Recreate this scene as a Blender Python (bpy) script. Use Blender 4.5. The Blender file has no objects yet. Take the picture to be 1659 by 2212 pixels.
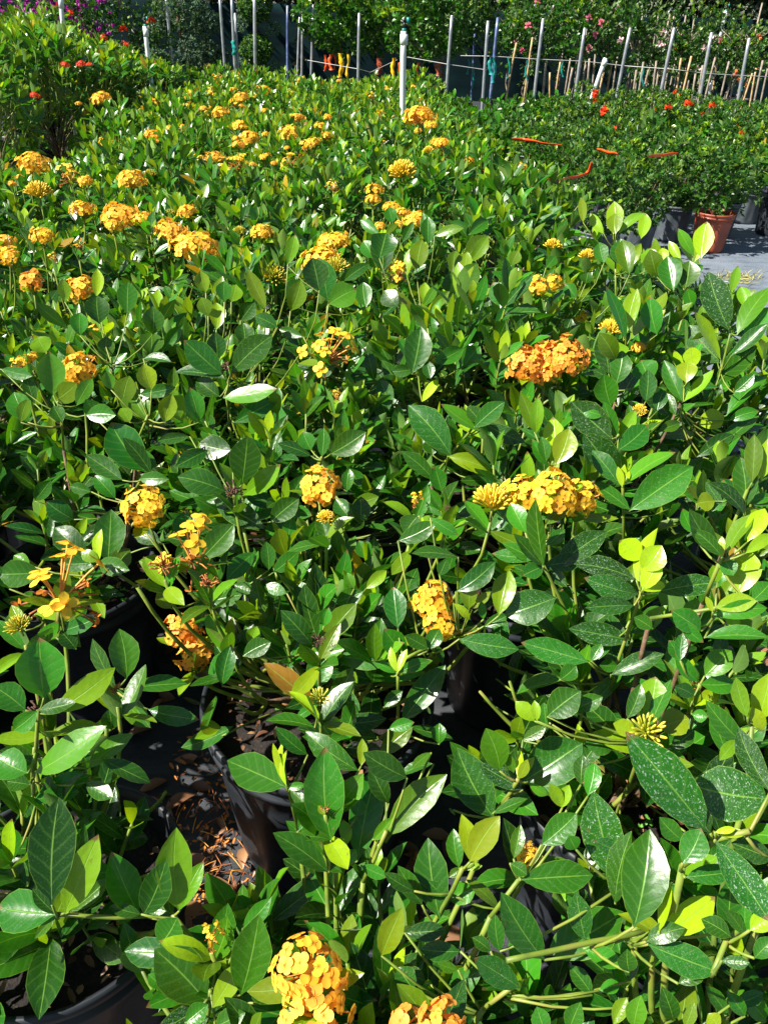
import bpy, math, random
import numpy as np
from mathutils import Vector, Matrix
C = bpy.context.scene.collection
random.seed(7); rng = np.random.default_rng(7)

# ------------------------------------------------------------------ camera, light
PITCH = math.radians(33.0); ROLL = math.radians(1.8); CAMH = 1.4; FD = 1661.0   # focal length in units of the 1659 px wide study copy
R0 = np.array([1., 0, 0]); F0 = np.array([0, math.cos(PITCH), -math.sin(PITCH)]); U0 = np.array([0, math.sin(PITCH), math.cos(PITCH)])
CR = R0*math.cos(ROLL)+U0*math.sin(ROLL); CU = -R0*math.sin(ROLL)+U0*math.cos(ROLL); CP = np.array([0, 0, CAMH])
cd = bpy.data.cameras.new("camera"); cam = bpy.data.objects.new("camera", cd); C.objects.link(cam)
cam.matrix_world = Matrix(((CR[0], CU[0], -F0[0], 0), (CR[1], CU[1], -F0[1], 0), (CR[2], CU[2], -F0[2], CAMH), (0, 0, 0, 1)))
cd.sensor_fit = 'HORIZONTAL'; cd.sensor_width = 36.0; cd.lens = 36.0*FD/1659.0
cd.clip_start = 0.02; cd.clip_end = 500
bpy.context.scene.camera = cam
SUN_EL = math.radians(46); SUN_AZ = math.radians(252)      # compass direction of the sun, clockwise from +Y
w = bpy.data.worlds.new("World"); bpy.context.scene.world = w; w.use_nodes = True
nt = w.node_tree; bg = nt.nodes['Background']; sky = nt.nodes.new('ShaderNodeTexSky'); sky.sky_type = 'NISHITA'
sky.sun_disc = False; sky.sun_elevation = SUN_EL; sky.sun_rotation = SUN_AZ
nt.links.new(sky.outputs[0], bg.inputs[0]); bg.inputs[1].default_value = 0.05
sl = bpy.data.lights.new("sun", 'SUN'); sl.energy = 5.0; sl.angle = math.radians(0.5); sl.color = (1.0, 0.95, 0.86)
so = bpy.data.objects.new("sun", sl); C.objects.link(so)
sd = Vector((math.sin(SUN_AZ)*math.cos(SUN_EL), math.cos(SUN_AZ)*math.cos(SUN_EL), math.sin(SUN_EL)))
so.rotation_euler = (-sd).to_track_quat('-Z', 'Y').to_euler(); so.location = sd*30
vs = bpy.context.scene.view_settings; vs.view_transform = 'Standard'; vs.look = 'None'; vs.gamma = 1; vs.exposure = 1.22

def ray(px, py):
    return F0 + CR*((px-829.5)/FD) - CU*((py-1106.0)/FD)
def at(px, py, h=0.0):
    r = ray(px, py); t = (CAMH-h)/(-r[2]); return CP+r*t
def atd(px, py, d):
    return CP+ray(px, py)*d
def aty(px, py, Y):
    r = ray(px, py); return CP+r*(Y/r[1])
def proj(p):
    q = np.asarray(p)-CP; z = q@F0; return 829.5+FD*(q@CR)/z, 1106-FD*(q@CU)/z, z

# ------------------------------------------------------------------ materials
def newmat(name):
    m = bpy.data.materials.new(name); m.use_nodes = True; t = m.node_tree
    return m, t, t.nodes['Principled BSDF'], t.nodes['Material Output']
def N(t, k, **kw):
    n = t.nodes.new(k)
    for a, b in kw.items():
        if a.startswith('i_'):
            key = a[2:]; key = int(key) if key.isdigit() else key
            n.inputs[key].default_value = b
        else: setattr(n, a, b)
    return n
def math_(t, op, a, b=None, c=None, clamp=False):
    n = t.nodes.new('ShaderNodeMath'); n.operation = op; n.use_clamp = clamp
    for i, v in enumerate((a, b, c)):
        if v is None: continue
        if isinstance(v, (int, float)): n.inputs[i].default_value = v
        else: t.links.new(v, n.inputs[i])
    return n.outputs[0]
def mixc(t, f, a, b, blend='MIX'):
    n = t.nodes.new('ShaderNodeMix'); n.data_type = 'RGBA'; n.blend_type = blend
    for s, v in ((n.inputs['Factor'], f), (n.inputs['A'], a), (n.inputs['B'], b)):
        if isinstance(v, (int, float)): s.default_value = v
        elif isinstance(v, tuple): s.default_value = (*v, 1) if len(v) == 3 else v
        else: t.links.new(v, s)
    return n.outputs['Result']
def ramp(t, f, stops):
    n = t.nodes.new('ShaderNodeValToRGB'); e = n.color_ramp.elements
    while len(e) < len(stops): e.new(0.5)
    for el, (p, c) in zip(e, stops): el.position = p; el.color = (*c, 1)
    t.links.new(f, n.inputs[0]); return n.outputs[0]
def attr(t, name):
    n = t.nodes.new('ShaderNodeAttribute'); n.attribute_name = name; return n.outputs['Fac']

def leaf_mat(name, stops, trans=0.32, rough=0.3, veins=7.0, detail=True, tboost=2.1):
    m, t, p, out = newmat(name)
    age = attr(t, 'age'); rnd = attr(t, 'rnd')
    a2 = math_(t, 'MULTIPLY', age, 0.5)
    col = ramp(t, a2, stops)
    uv = N(t, 'ShaderNodeUVMap'); sp = N(t, 'ShaderNodeSeparateXYZ'); t.links.new(uv.outputs[0], sp.inputs[0])
    du = math_(t, 'ABSOLUTE', math_(t, 'SUBTRACT', sp.outputs[0], 0.5))
    # brightness variation leaf to leaf
    hv = N(t, 'ShaderNodeHueSaturation'); t.links.new(col, hv.inputs['Color'])
    t.links.new(math_(t, 'MULTIPLY_ADD', rnd, 0.85, 0.5), hv.inputs['Value'])
    t.links.new(math_(t, 'MULTIPLY_ADD', rnd, 0.02, 0.49), hv.inputs['Hue'])
    col = hv.outputs[0]
    geo = N(t, 'ShaderNodeNewGeometry')
    rg = rough; nrm = None
    if detail:
        cmb = N(t, 'ShaderNodeCombineXYZ')
        t.links.new(sp.outputs[0], cmb.inputs[0]); t.links.new(math_(t, 'MULTIPLY', sp.outputs[1], 2.2), cmb.inputs[1])
        t.links.new(math_(t, 'MULTIPLY', rnd, 37.0), cmb.inputs[2])
        nz = N(t, 'ShaderNodeTexNoise', i_Scale=4.0, i_Detail=4.0); t.links.new(cmb.outputs[0], nz.inputs['Vector'])
        col = mixc(t, math_(t, 'MULTIPLY', nz.outputs[0], 0.6), col, mixc(t, 0.5, col, (0.0, 0.03, 0.0)))
        mid = math_(t, 'SUBTRACT', 1.0, math_(t, 'MULTIPLY', du, 34.0), clamp=True)
        col = mixc(t, math_(t, 'MULTIPLY', mid, 0.7), col, (0.22, 0.42, 0.06))
        # pale thin margin
        edge = math_(t, 'MULTIPLY', math_(t, 'SUBTRACT', du, 0.478), 40.0, clamp=True)
        col = mixc(t, math_(t, 'MULTIPLY', edge, 0.6), col, (0.26, 0.42, 0.05))
        vv = math_(t, 'MULTIPLY', math_(t, 'SUBTRACT', sp.outputs[1], math_(t, 'MULTIPLY', du, 0.42)), veins*6.283)
        wv = math_(t, 'SINE', vv)
        vein = math_(t, 'POWER', math_(t, 'MULTIPLY_ADD', wv, 0.5, 0.5), 10.0)
        col = mixc(t, math_(t, 'MULTIPLY', vein, 0.17), col, (0.14, 0.3, 0.05))
        vo = N(t, 'ShaderNodeTexVoronoi', i_Scale=17.0); vo.inputs['Randomness'].default_value = 1.0
        nz2 = N(t, 'ShaderNodeTexNoise', i_Scale=9.0, i_Detail=2.0)
        t.links.new(cmb.outputs[0], nz2.inputs['Vector'])
        wrp = N(t, 'ShaderNodeVectorMath', operation='MULTIPLY_ADD'); t.links.new(nz2.outputs['Color'], wrp.inputs[0])
        wrp.inputs[1].default_value = (0.16, 0.16, 0); t.links.new(cmb.outputs[0], wrp.inputs[2])
        t.links.new(wrp.outputs[0], vo.inputs['Vector'])
        spot = attr(t, 'spot')
        vsep = N(t, 'ShaderNodeSeparateColor'); t.links.new(vo.outputs['Color'], vsep.inputs[0])
        thr = math_(t, 'MULTIPLY', math_(t, 'MULTIPLY', spot, 0.42), math_(t, 'MULTIPLY_ADD', vsep.outputs[0], 1.2, -0.25))
        sm = math_(t, 'MULTIPLY', math_(t, 'SUBTRACT', thr, vo.outputs['Distance']), 16.0, clamp=True)
        nz3 = N(t, 'ShaderNodeTexNoise', i_Scale=26.0, i_Detail=2.0); t.links.new(cmb.outputs[0], nz3.inputs['Vector'])
        fine = math_(t, 'MULTIPLY', math_(t, 'MULTIPLY', math_(t, 'SUBTRACT', nz3.outputs[0], 0.58), 9.0, clamp=True), math_(t, 'MULTIPLY', spot, 0.55))
        sm = math_(t, 'MULTIPLY', math_(t, 'MAXIMUM', sm, fine), math_(t, 'SUBTRACT', 1.0, geo.outputs['Backfacing']))
        # brown damage blotch on some leaves
        bl = math_(t, 'MULTIPLY', math_(t, 'MULTIPLY', math_(t, 'SUBTRACT', nz.outputs[0], 0.68), 14.0, clamp=True), math_(t, 'GREATER_THAN', rnd, 0.55))
        col = mixc(t, math_(t, 'MULTIPLY', bl, 0.7), col, (0.16, 0.10, 0.03))
        tipm = math_(t, 'MULTIPLY', math_(t, 'MULTIPLY', math_(t, 'SUBTRACT', math_(t, 'ADD', sp.outputs[1], math_(t, 'MULTIPLY', nz.outputs[0], 0.16)), 1.0), 30.0, clamp=True), math_(t, 'GREATER_THAN', rnd, 0.8))
        col = mixc(t, math_(t, 'MULTIPLY', tipm, 0.85), col, (0.17, 0.085, 0.03))
        colS = mixc(t, math_(t, 'MULTIPLY', sm, 0.62), col, (0.42, 0.52, 0.42))
        bp = N(t, 'ShaderNodeBump', i_Strength=0.3, i_Distance=0.001)
        hgt = math_(t, 'ADD', math_(t, 'MULTIPLY', math_(t, 'MULTIPLY', wv, math_(t, 'MULTIPLY', nz.outputs[0], 0.15)), -1.0), math_(t, 'MULTIPLY', mid, -1.2))
        hgt = math_(t, 'ADD', hgt, math_(t, 'MULTIPLY', nz.outputs[0], 1.6))
        t.links.new(hgt, bp.inputs['Height']); nrm = bp.outputs[0]
        rg = math_(t, 'ADD', math_(t, 'MULTIPLY_ADD', nz.outputs[0], 0.3, rough-0.12), math_(t, 'MULTIPLY', sm, 0.3))
    else: colS = col
    back = mixc(t, geo.outputs['Backfacing'], colS, mixc(t, 0.55, col, (0.16, 0.27, 0.07)))
    t.links.new(back, p.inputs['Base Color'])
    rgb = math_(t, 'ADD', math_(t, 'MULTIPLY', geo.outputs['Backfacing'], 0.25), rg)
    t.links.new(rgb, p.inputs['Roughness'])
    p.inputs['Specular IOR Level'].default_value = 0.5
    tr = N(t, 'ShaderNodeBsdfTranslucent')
    tc = mixc(t, 1.0, col, (tboost*1.15, tboost, 0.35*tboost), 'MULTIPLY'); t.links.new(tc, tr.inputs[0])
    mx = N(t, 'ShaderNodeMixShader'); mx.inputs[0].default_value = trans
    t.links.new(p.outputs[0], mx.inputs[1]); t.links.new(tr.outputs[0], mx.inputs[2]); t.links.new(mx.outputs[0], out.inputs[0])
    if nrm is not None: t.links.new(nrm, p.inputs['Normal'])
    return m
GS = [(0.0, (0.009, 0.066, 0.007)), (0.25, (0.042, 0.190, 0.006)), (0.5, (0.33, 0.47, 0.006)), (1.0, (0.45, 0.15, 0.02))]
M_LEAF = leaf_mat("ixora leaf", GS, trans=0.27, rough=0.27)
M_SMALL = leaf_mat("small shrub leaf", [(0.0, (0.014, 0.058, 0.008)), (0.25, (0.045, 0.15, 0.010)), (0.5, (0.25, 0.38, 0.02)), (1.0, (0.4, 0.2, 0.05))], detail=False, rough=0.4)
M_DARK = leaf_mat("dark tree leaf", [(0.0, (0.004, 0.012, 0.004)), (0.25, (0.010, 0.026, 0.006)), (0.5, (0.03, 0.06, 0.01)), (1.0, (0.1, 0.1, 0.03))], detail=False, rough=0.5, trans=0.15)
M_CONIF = leaf_mat("juniper foliage", [(0.0, (0.05, 0.11, 0.07)), (0.25, (0.09, 0.18, 0.11)), (0.5, (0.18, 0.30, 0.16)), (1.0, (0.2, 0.2, 0.1))], detail=False, rough=0.65, trans=0.15)
M_DEAD = leaf_mat("dry fallen leaf", [(0.0, (0.09, 0.035, 0.018)), (0.25, (0.17, 0.075, 0.035)), (0.5, (0.28, 0.14, 0.07)), (1.0, (0.35, 0.2, 0.12))], detail=False, rough=0.45, trans=0.08)

def petal_mat(name, stops, centre=(0.88, 0.38, 0.015)):
    m, t, p, out = newmat(name)
    col = ramp(t, math_(t, 'MULTIPLY', attr(t, 'age'), 0.5), stops)
    uv = N(t, 'ShaderNodeUVMap'); sp = N(t, 'ShaderNodeSeparateXYZ'); t.links.new(uv.outputs[0], sp.inputs[0])
    c = math_(t, 'SUBTRACT', 1.0, math_(t, 'MULTIPLY', sp.outputs[1], 3.2), clamp=True)
    col = mixc(t, math_(t, 'MULTIPLY', c, 0.75), col, centre)
    nz = N(t, 'ShaderNodeTexNoise', i_Scale=140.0); 
    col = mixc(t, math_(t, 'MULTIPLY', nz.outputs[0], 0.3), col, centre)
    cd_ = math_(t, 'SUBTRACT', 1.0, math_(t, 'MULTIPLY', sp.outputs[1], 9.0), clamp=True)
    col = mixc(t, math_(t, 'MULTIPLY', cd_, 0.8), col, tuple(0.4*x for x in centre))
    t.links.new(col, p.inputs['Base Color']); p.inputs['Roughness'].default_value = 0.55; p.inputs['Specular IOR Level'].default_value = 0.3
    tr = N(t, 'ShaderNodeBsdfTranslucent'); t.links.new(col, tr.inputs[0])
    mx = N(t, 'ShaderNodeMixShader'); mx.inputs[0].default_value = 0.3
    t.links.new(p.outputs[0], mx.inputs[1]); t.links.new(tr.outputs[0], mx.inputs[2]); t.links.new(mx.outputs[0], out.inputs[0])
    return m
M_PET = petal_mat("ixora petal", [(0.0, (0.97, 0.68, 0.045)), (0.18, (0.97, 0.57, 0.05)), (0.42, (0.94, 0.36, 0.06)), (1.0, (0.62, 0.19, 0.04))])
M_RED = petal_mat("red ixora petal", [(0.0, (0.85, 0.09, 0.02)), (0.5, (0.8, 0.05, 0.02)), (1.0, (0.8, 0.2, 0.05))], (0.6, 0.03, 0.01))
M_PINK = petal_mat("pink bloom", [(0.0, (0.85, 0.2, 0.3)), (0.5, (0.9, 0.75, 0.75)), (1.0, (0.85, 0.25, 0.05))], (0.7, 0.05, 0.08))
M_MAG = petal_mat("magenta bract", [(0.0, (0.5, 0.03, 0.42)), (0.5, (0.6, 0.06, 0.5)), (1.0, (0.3, 0.02, 0.25))], (0.45, 0.03, 0.4))

def plain(name, c, rough=0.5, c2=None, scale=30.0, bump=0.0, metal=0.0, spec=0.5, c3=None, coord='Object', stretch=(1, 1, 1), detail=6.0):
    m, t, p, out = newmat(name)
    p.inputs['Roughness'].default_value = rough; p.inputs['Metallic'].default_value = metal; p.inputs['Specular IOR Level'].default_value = spec
    tc = N(t, 'ShaderNodeTexCoord'); mp = N(t, 'ShaderNodeMapping'); mp.inputs['Scale'].default_value = stretch
    t.links.new(tc.outputs[coord], mp.inputs[0])
    nz = N(t, 'ShaderNodeTexNoise', i_Scale=scale, i_Detail=detail); t.links.new(mp.outputs[0], nz.inputs['Vector'])
    cc = c2 or tuple(x*0.6 for x in c)
    stops = [(0.32, cc), (0.68, c)] if c3 is None else [(0.3, cc), (0.52, c), (0.72, c3)]
    t.links.new(ramp(t, nz.outputs[0], stops), p.inputs['Base Color'])
    if bump:
        b = N(t, 'ShaderNodeBump', i_Strength=bump, i_Distance=0.004); t.links.new(nz.outputs[0], b.inputs['Height']); t.links.new(b.outputs[0], p.inputs['Normal'])
    return m
M_POT = plain("black nursery pot plastic", (0.017, 0.021, 0.027), 0.5, (0.011, 0.013, 0.017), 14, 0.15, c3=(0.036, 0.042, 0.052), spec=0.45)
M_POTG = plain("sun-greyed pot plastic", (0.07, 0.085, 0.10), 0.5, (0.04, 0.05, 0.06), 9, 0.1, c3=(0.12, 0.135, 0.15))
M_TERRA = plain("terracotta plastic", (0.30, 0.062, 0.028), 0.45, (0.23, 0.045, 0.02), 8, 0.08, c3=(0.34, 0.085, 0.04))
M_SOIL = plain("potting bark", (0.012, 0.008, 0.006), 0.9, (0.004, 0.003, 0.002), 160, 1.0, c3=(0.035, 0.02, 0.012))
M_STEM = plain("green stem", (0.17, 0.24, 0.025), 0.5, (0.08, 0.13, 0.02), 30, 0.2, c3=(0.25, 0.22, 0.05))
M_BARK = plain("brown bark", (0.14, 0.08, 0.04), 0.8, (0.05, 0.03, 0.018), 60, 0.8, c3=(0.20, 0.14, 0.09))
M_BUD = plain("green yellow bud", (0.42, 0.42, 0.03), 0.5, (0.24, 0.33, 0.03), 70, 0.0, c3=(0.6, 0.48, 0.04))
M_YBUD = plain("yellow bud", (0.75, 0.5, 0.03), 0.5, (0.5, 0.45, 0.03), 60, 0.0, c3=(0.85, 0.55, 0.05))
M_WILT = plain("withered flower", (0.35, 0.10, 0.02), 0.7, (0.10, 0.035, 0.015), 90, 0.2, c3=(0.6, 0.25, 0.05))
M_WILTD = plain("dead flower stalk", (0.09, 0.035, 0.02), 0.8, (0.03, 0.015, 0.01), 90, 0.2, c3=(0.17, 0.08, 0.04))
M_TUBE = plain("petal tube", (0.72, 0.40, 0.07), 0.5, (0.62, 0.26, 0.04), 60, 0.0)
M_PIPE = plain("white pvc pipe", (0.75, 0.78, 0.78), 0.35, (0.6, 0.64, 0.66), 5, 0.0)
M_GALV = plain("galvanised conduit", (0.40, 0.42, 0.45), 0.38, (0.28, 0.30, 0.34), 14, 0.0, metal=0.5, c3=(0.5, 0.52, 0.54))
M_BLUEP = plain("blue painted pipe", (0.10, 0.14, 0.32), 0.4, (0.07, 0.09, 0.2), 12, 0.0, c3=(0.4, 0.42, 0.5))
M_WOOD = plain("bamboo cane", (0.50, 0.34, 0.16), 0.6, (0.3, 0.18, 0.08), 25, 0.2, c3=(0.6, 0.45, 0.25))
M_WOODG = plain("weathered stake wood", (0.28, 0.23, 0.17), 0.8, (0.15, 0.12, 0.09), 25, 0.3, c3=(0.38, 0.33, 0.26))
M_TEAL = plain("teal ribbon", (0.01, 0.28, 0.25), 0.4, (0.01, 0.18, 0.16), 20, 0.0)
M_ORANGE = plain("orange tape", (0.9, 0.11, 0.01), 0.4, (0.75, 0.07, 0.01), 30, 0.0)
M_YTAG = plain("yellow ribbon", (0.85, 0.55, 0.01), 0.4, (0.75, 0.42, 0.01), 20, 0.0)
M_WIRE = plain("guy wire", (0.55, 0.55, 0.53), 0.4, None, 5, 0.0)
M_CLOTH = plain("shade cloth", (0.003, 0.013, 0.015), 0.95, (0.002, 0.008, 0.010), 2.2, 0.3, c3=(0.005, 0.02, 0.021), stretch=(1, 1, 3), spec=0.1)
M_BLK = plain("black plastic fitting", (0.015, 0.015, 0.017), 0.4)
M_CLOVER = plain("clover green", (0.12, 0.36, 0.03), 0.5, (0.08, 0.25, 0.03), 40)
M_DRY = plain("dry grass", (0.42, 0.34, 0.10), 0.8, (0.25, 0.28, 0.06), 30)

def ground_mat():
    m, t, p, out = newmat("woven ground cloth")
    tc = N(t, 'ShaderNodeTexCoord'); v = tc.outputs['Object']
    n1 = N(t, 'ShaderNodeTexNoise', i_Scale=2.3, i_Detail=8.0, i_Roughness=0.65); t.links.new(v, n1.inputs['Vector'])
    mp = N(t, 'ShaderNodeMapping'); mp.inputs['Scale'].default_value = (1.2, 5.0, 1.0); mp.inputs['Rotation'].default_value = (0, 0, 0.35); t.links.new(v, mp.inputs[0])
    n2 = N(t, 'ShaderNodeTexNoise', i_Scale=3.5, i_Detail=9.0, i_Roughness=0.7); t.links.new(mp.outputs[0], n2.inputs['Vector'])
    sp = N(t, 'ShaderNodeSeparateXYZ'); t.links.new(v, sp.inputs[0])
    # the cloth colour is paler in the open aisle on the right
    aisle_pale = math_(t, 'MULTIPLY', math_(t, 'MULTIPLY', math_(t, 'SUBTRACT', sp.outputs[0], 1.1), 2.0, clamp=True), math_(t, 'MULTIPLY', math_(t, 'SUBTRACT', 7.6, sp.outputs[1]), 2.0, clamp=True))
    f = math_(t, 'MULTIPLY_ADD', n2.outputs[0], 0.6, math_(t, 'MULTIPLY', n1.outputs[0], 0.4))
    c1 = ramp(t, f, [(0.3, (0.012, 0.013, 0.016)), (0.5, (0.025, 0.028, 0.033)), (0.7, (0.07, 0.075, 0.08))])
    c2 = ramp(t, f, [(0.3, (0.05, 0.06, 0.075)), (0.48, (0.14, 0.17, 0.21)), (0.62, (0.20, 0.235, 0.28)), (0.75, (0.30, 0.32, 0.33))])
    col = mixc(t, aisle_pale, c1, c2)
    wx = N(t, 'ShaderNodeTexWave', i_Scale=120.0); wy = N(t, 'ShaderNodeTexWave', i_Scale=120.0); wy.bands_direction = 'Y'
    t.links.new(v, wx.inputs['Vector']); t.links.new(v, wy.inputs['Vector'])
    wv = math_(t, 'MULTIPLY', wx.outputs['Fac'], wy.outputs['Fac'])
    col = mixc(t, math_(t, 'MULTIPLY', wv, 0.3), col, (0.16, 0.17, 0.19))
    t.links.new(col, p.inputs['Base Color']); p.inputs['Roughness'].default_value = 0.6; p.inputs['Specular IOR Level'].default_value = 0.35
    b = N(t, 'ShaderNodeBump', i_Strength=0.6, i_Distance=0.01); t.links.new(math_(t, 'ADD', n2.outputs[0], math_(t, 'MULTIPLY', wv, 0.1)), b.inputs['Height']); t.links.new(b.outputs[0], p.inputs['Normal'])
    return m
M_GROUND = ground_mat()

# ------------------------------------------------------------------ mesh building
class MB:
    """collects vertices and faces of several materials and links them as ONE mesh object"""
    def __init__(s): s.V = []; s.UV = []; s.A = []; s.R = []; s.S = []; s.Q = []; s.QM = []; s.n = 0; s.mats = []
    def mi(s, m):
        if m not in s.mats: s.mats.append(m)
        return s.mats.index(m)
    def add(s, v, q, m, uv=None, age=None, rnd=None, spot=None):
        v = np.asarray(v, float).reshape(-1, 3); k = len(v)
        s.V.append(v); s.UV.append(np.zeros((k, 2)) if uv is None else uv)
        for L, x in ((s.A, age), (s.R, rnd), (s.S, spot)):
            L.append(np.zeros(k) if x is None else np.broadcast_to(np.asarray(x, float), (k,)))
        q = np.asarray(q, np.int64).reshape(-1, 4); s.Q.append(q+s.n); s.QM.append(np.full(len(q), s.mi(m))); s.n += k
    def mesh(s, name, smooth=True, off=(0, 0, 0)):
        V = np.concatenate(s.V)-np.asarray(off); Q = np.concatenate(s.Q); QM = np.concatenate(s.QM)
        tri = Q[:, 3] == Q[:, 2]
        sizes = np.where(tri, 3, 4); mask = np.ones(Q.shape, bool); mask[tri, 3] = False
        loops = Q[mask]; starts = np.concatenate([[0], np.cumsum(sizes)[:-1]])
        me = bpy.data.meshes.new(name); me.vertices.add(len(V)); me.vertices.foreach_set('co', V.astype(np.float32).ravel())
        me.loops.add(len(loops)); me.loops.foreach_set('vertex_index', loops.astype(np.int32))
        me.polygons.add(len(Q)); me.polygons.foreach_set('loop_start', starts.astype(np.int32))
        for m in s.mats: me.materials.append(m)
        me.polygons.foreach_set('material_index', QM.astype(np.int32))
        me.polygons.foreach_set('use_smooth', np.full(len(Q), smooth))
        me.update(calc_edges=True)
        uvl = me.uv_layers.new(name='UVMap'); uvl.data.foreach_set('uv', np.concatenate(s.UV)[loops].astype(np.float32).ravel())
        for nm, L in (('age', s.A), ('rnd', s.R), ('spot', s.S)):
            a = me.attributes.new(nm, 'FLOAT', 'POINT'); a.data.foreach_set('value', np.concatenate(L).astype(np.float32))
        me.validate(); return me
    def build(s, name, parent=None, smooth=True, off=(0, 0, 0)):
        o = bpy.data.objects.new(name, s.mesh(name, smooth, off)); C.objects.link(o)
        if parent is not None: o.parent = parent
        return o

LOD = {0: (np.array([0, .05, .17, .33, .5, .67, .82, .94, 1.]), np.array([-1, -.5, 0, .5, 1.])),
       1: (np.array([0, .18, .42, .68, .88, 1.]), np.array([-1, 0, 1.])),
       2: (np.array([0, .3, .72, 1.]), np.array([-1, 0, 1.])),
       3: (np.array([0, .5, 1.]), np.array([-1, 1.]))}
def unit(a): return a/np.maximum(np.linalg.norm(a, axis=-1, keepdims=True), 1e-9)
def leaves(mb, B, T, Nn, W, m, age=0.3, spot=0.0, lod=1, fold=0.22, arch=0.05, petal=False, rnd=None):
    """N leaves between base points B and tips T, upper side towards Nn, full width W"""
    B = np.asarray(B, float).reshape(-1, 3); T = np.asarray(T, float).reshape(-1, 3); n = len(B)
    if n == 0: return
    ax = T-B; L = np.linalg.norm(ax, axis=1); ax = unit(ax)
    Nn = np.broadcast_to(np.asarray(Nn, float), (n, 3)); Nn = Nn-ax*np.sum(Nn*ax, 1, keepdims=True); Nn = unit(Nn+1e-6*np.cross(ax, [0.3, 0.5, 0.8])); X = np.cross(ax, Nn)
    t, s = LOD[lod]; nt_, ns = len(t), len(s)
    if petal: pr = np.where(t < .55, .30+.70*np.sin(np.clip(t/.55, 0, 1)*np.pi/2), np.sqrt(np.maximum(.10, 1-((t-.55)/.47)**2)))
    else: pr = np.where(t < .5, np.sin(np.pi*t**1.06)**0.84, np.sin(np.pi*t**1.06)**0.84*(1+.10*np.sin(np.pi*np.clip(t, .5, 1)*2-np.pi))); pr[0] = .035; pr[-1] = .02 if lod < 3 else .12
    if lod == 0 and not petal: pr[1] = .12; pr[2] = .55
    W = np.broadcast_to(W, (n,)); fold = np.broadcast_to(fold, (n,)); arch = np.broadcast_to(arch, (n,))
    hw = 0.5*W[:, None, None]*pr[None, :, None]
    S = s[None, None, :]; Tt = t[None, :, None]
    ph = rng.random(n)[:, None, None]*6.28; wob = (rng.random(n)*.10)[:, None, None]
    side = hw*S
    up = fold[:, None, None]*np.abs(S)**1.3*hw + arch[:, None, None]*L[:, None, None]*4*Tt*(1-Tt) + wob*hw*np.sin(ph+Tt*9+S*2)*np.abs(S)
    P = B[:, None, None, :]+ax[:, None, None, :]*(L[:, None, None]*Tt)[..., None]+X[:, None, None, :]*side[..., None]+Nn[:, None, None, :]*up[..., None]
    bend = ((rng.random(n)-.5)*.10)[:, None, None]*L[:, None, None]*4*Tt*(1-Tt)
    P = P + X[:, None, None, :]*bend[..., None]
    k = nt_*ns; uv = np.zeros((n, nt_, ns, 2)); uv[..., 0] = (S+1)/2; uv[..., 1] = Tt
    ii = np.arange(nt_-1)[:, None]*ns+np.arange(ns-1)[None, :]
    q = np.stack([ii, ii+1, ii+1+ns, ii+ns], -1).reshape(-1, 4)
    q = (q[None]+(np.arange(n)*k)[:, None, None]).reshape(-1, 4)
    age = np.repeat(np.broadcast_to(age, (n,)), k); sp = np.repeat(np.broadcast_to(spot, (n,)), k)
    r = np.repeat(rng.random(n) if rnd is None else np.broadcast_to(rnd, (n,)), k)
    mb.add(P.reshape(-1, 3), q, m, uv.reshape(-1, 2), age, r, sp)

def tube(mb, pts, rad, m, sides=6, cap=True, age=0.0):
    pts = np.asarray(pts, float); k = len(pts); rad = np.broadcast_to(np.asarray(rad, float), (k,))
    d = np.gradient(pts, axis=0); d = unit(d)
    ref = np.array([0, 0, 1.]) if abs(d[0][2]) < .9 else np.array([1., 0, 0])
    X = unit(np.cross(d, ref)); Y = np.cross(d, X)
    a = np.arange(sides)*2*np.pi/sides
    P = pts[:, None]+rad[:, None, None]*(np.cos(a)[None, :, None]*X[:, None]+np.sin(a)[None, :, None]*Y[:, None])
    q = []
    for i in range(k-1):
        for j in range(sides):
            j2 = (j+1) % sides; q.append((i*sides+j, i*sides+j2, (i+1)*sides+j2, (i+1)*sides+j))
    V = P.reshape(-1, 3)
    if cap:
        V = np.vstack([V, pts[0], pts[-1]]); b = k*sides
        for j in range(sides):
            j2 = (j+1) % sides; q.append((j2, j, b, b)); q.append(((k-1)*sides+j, (k-1)*sides+j2, b+1, b+1))
    mb.add(V, q, m, age=age, rnd=0.5)
def bez(a, b, c, n=7):
    t = np.linspace(0, 1, n)[:, None]; return (1-t)**2*np.asarray(a)+2*t*(1-t)*np.asarray(b)+t*t*np.asarray(c)
def lathe(mb, prof, m, seg=48, rib=0.0, ribn=12, ribz=None):
    V = []; q = []
    a = np.arange(seg)*2*np.pi/seg
    for (r, z) in prof:
        rr = np.full(seg, r)
        if rib and ribz and ribz[0] < z < ribz[1]: rr = r-rib*(np.cos(a*ribn) > 0.35)
        V.append(np.stack([rr*np.cos(a), rr*np.sin(a), np.full(seg, z)], 1))
    for i in range(len(prof)-1):
        for j in range(seg):
            j2 = (j+1) % seg; q.append((i*seg+j, i*seg+j2, (i+1)*seg+j2, (i+1)*seg+j))
    mb.add(np.vstack(V), q, m)
def box(mb, c, s, m):
    c = np.asarray(c, float); s = np.asarray(s, float)/2
    v = [c+s*np.array([x, y, z]) for x in (-1, 1) for y in (-1, 1) for z in (-1, 1)]
    mb.add(v, [(0, 1, 3, 2), (4, 6, 7, 5), (0, 4, 5, 1), (2, 3, 7, 6), (0, 2, 6, 4), (1, 5, 7, 3)], m)

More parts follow.
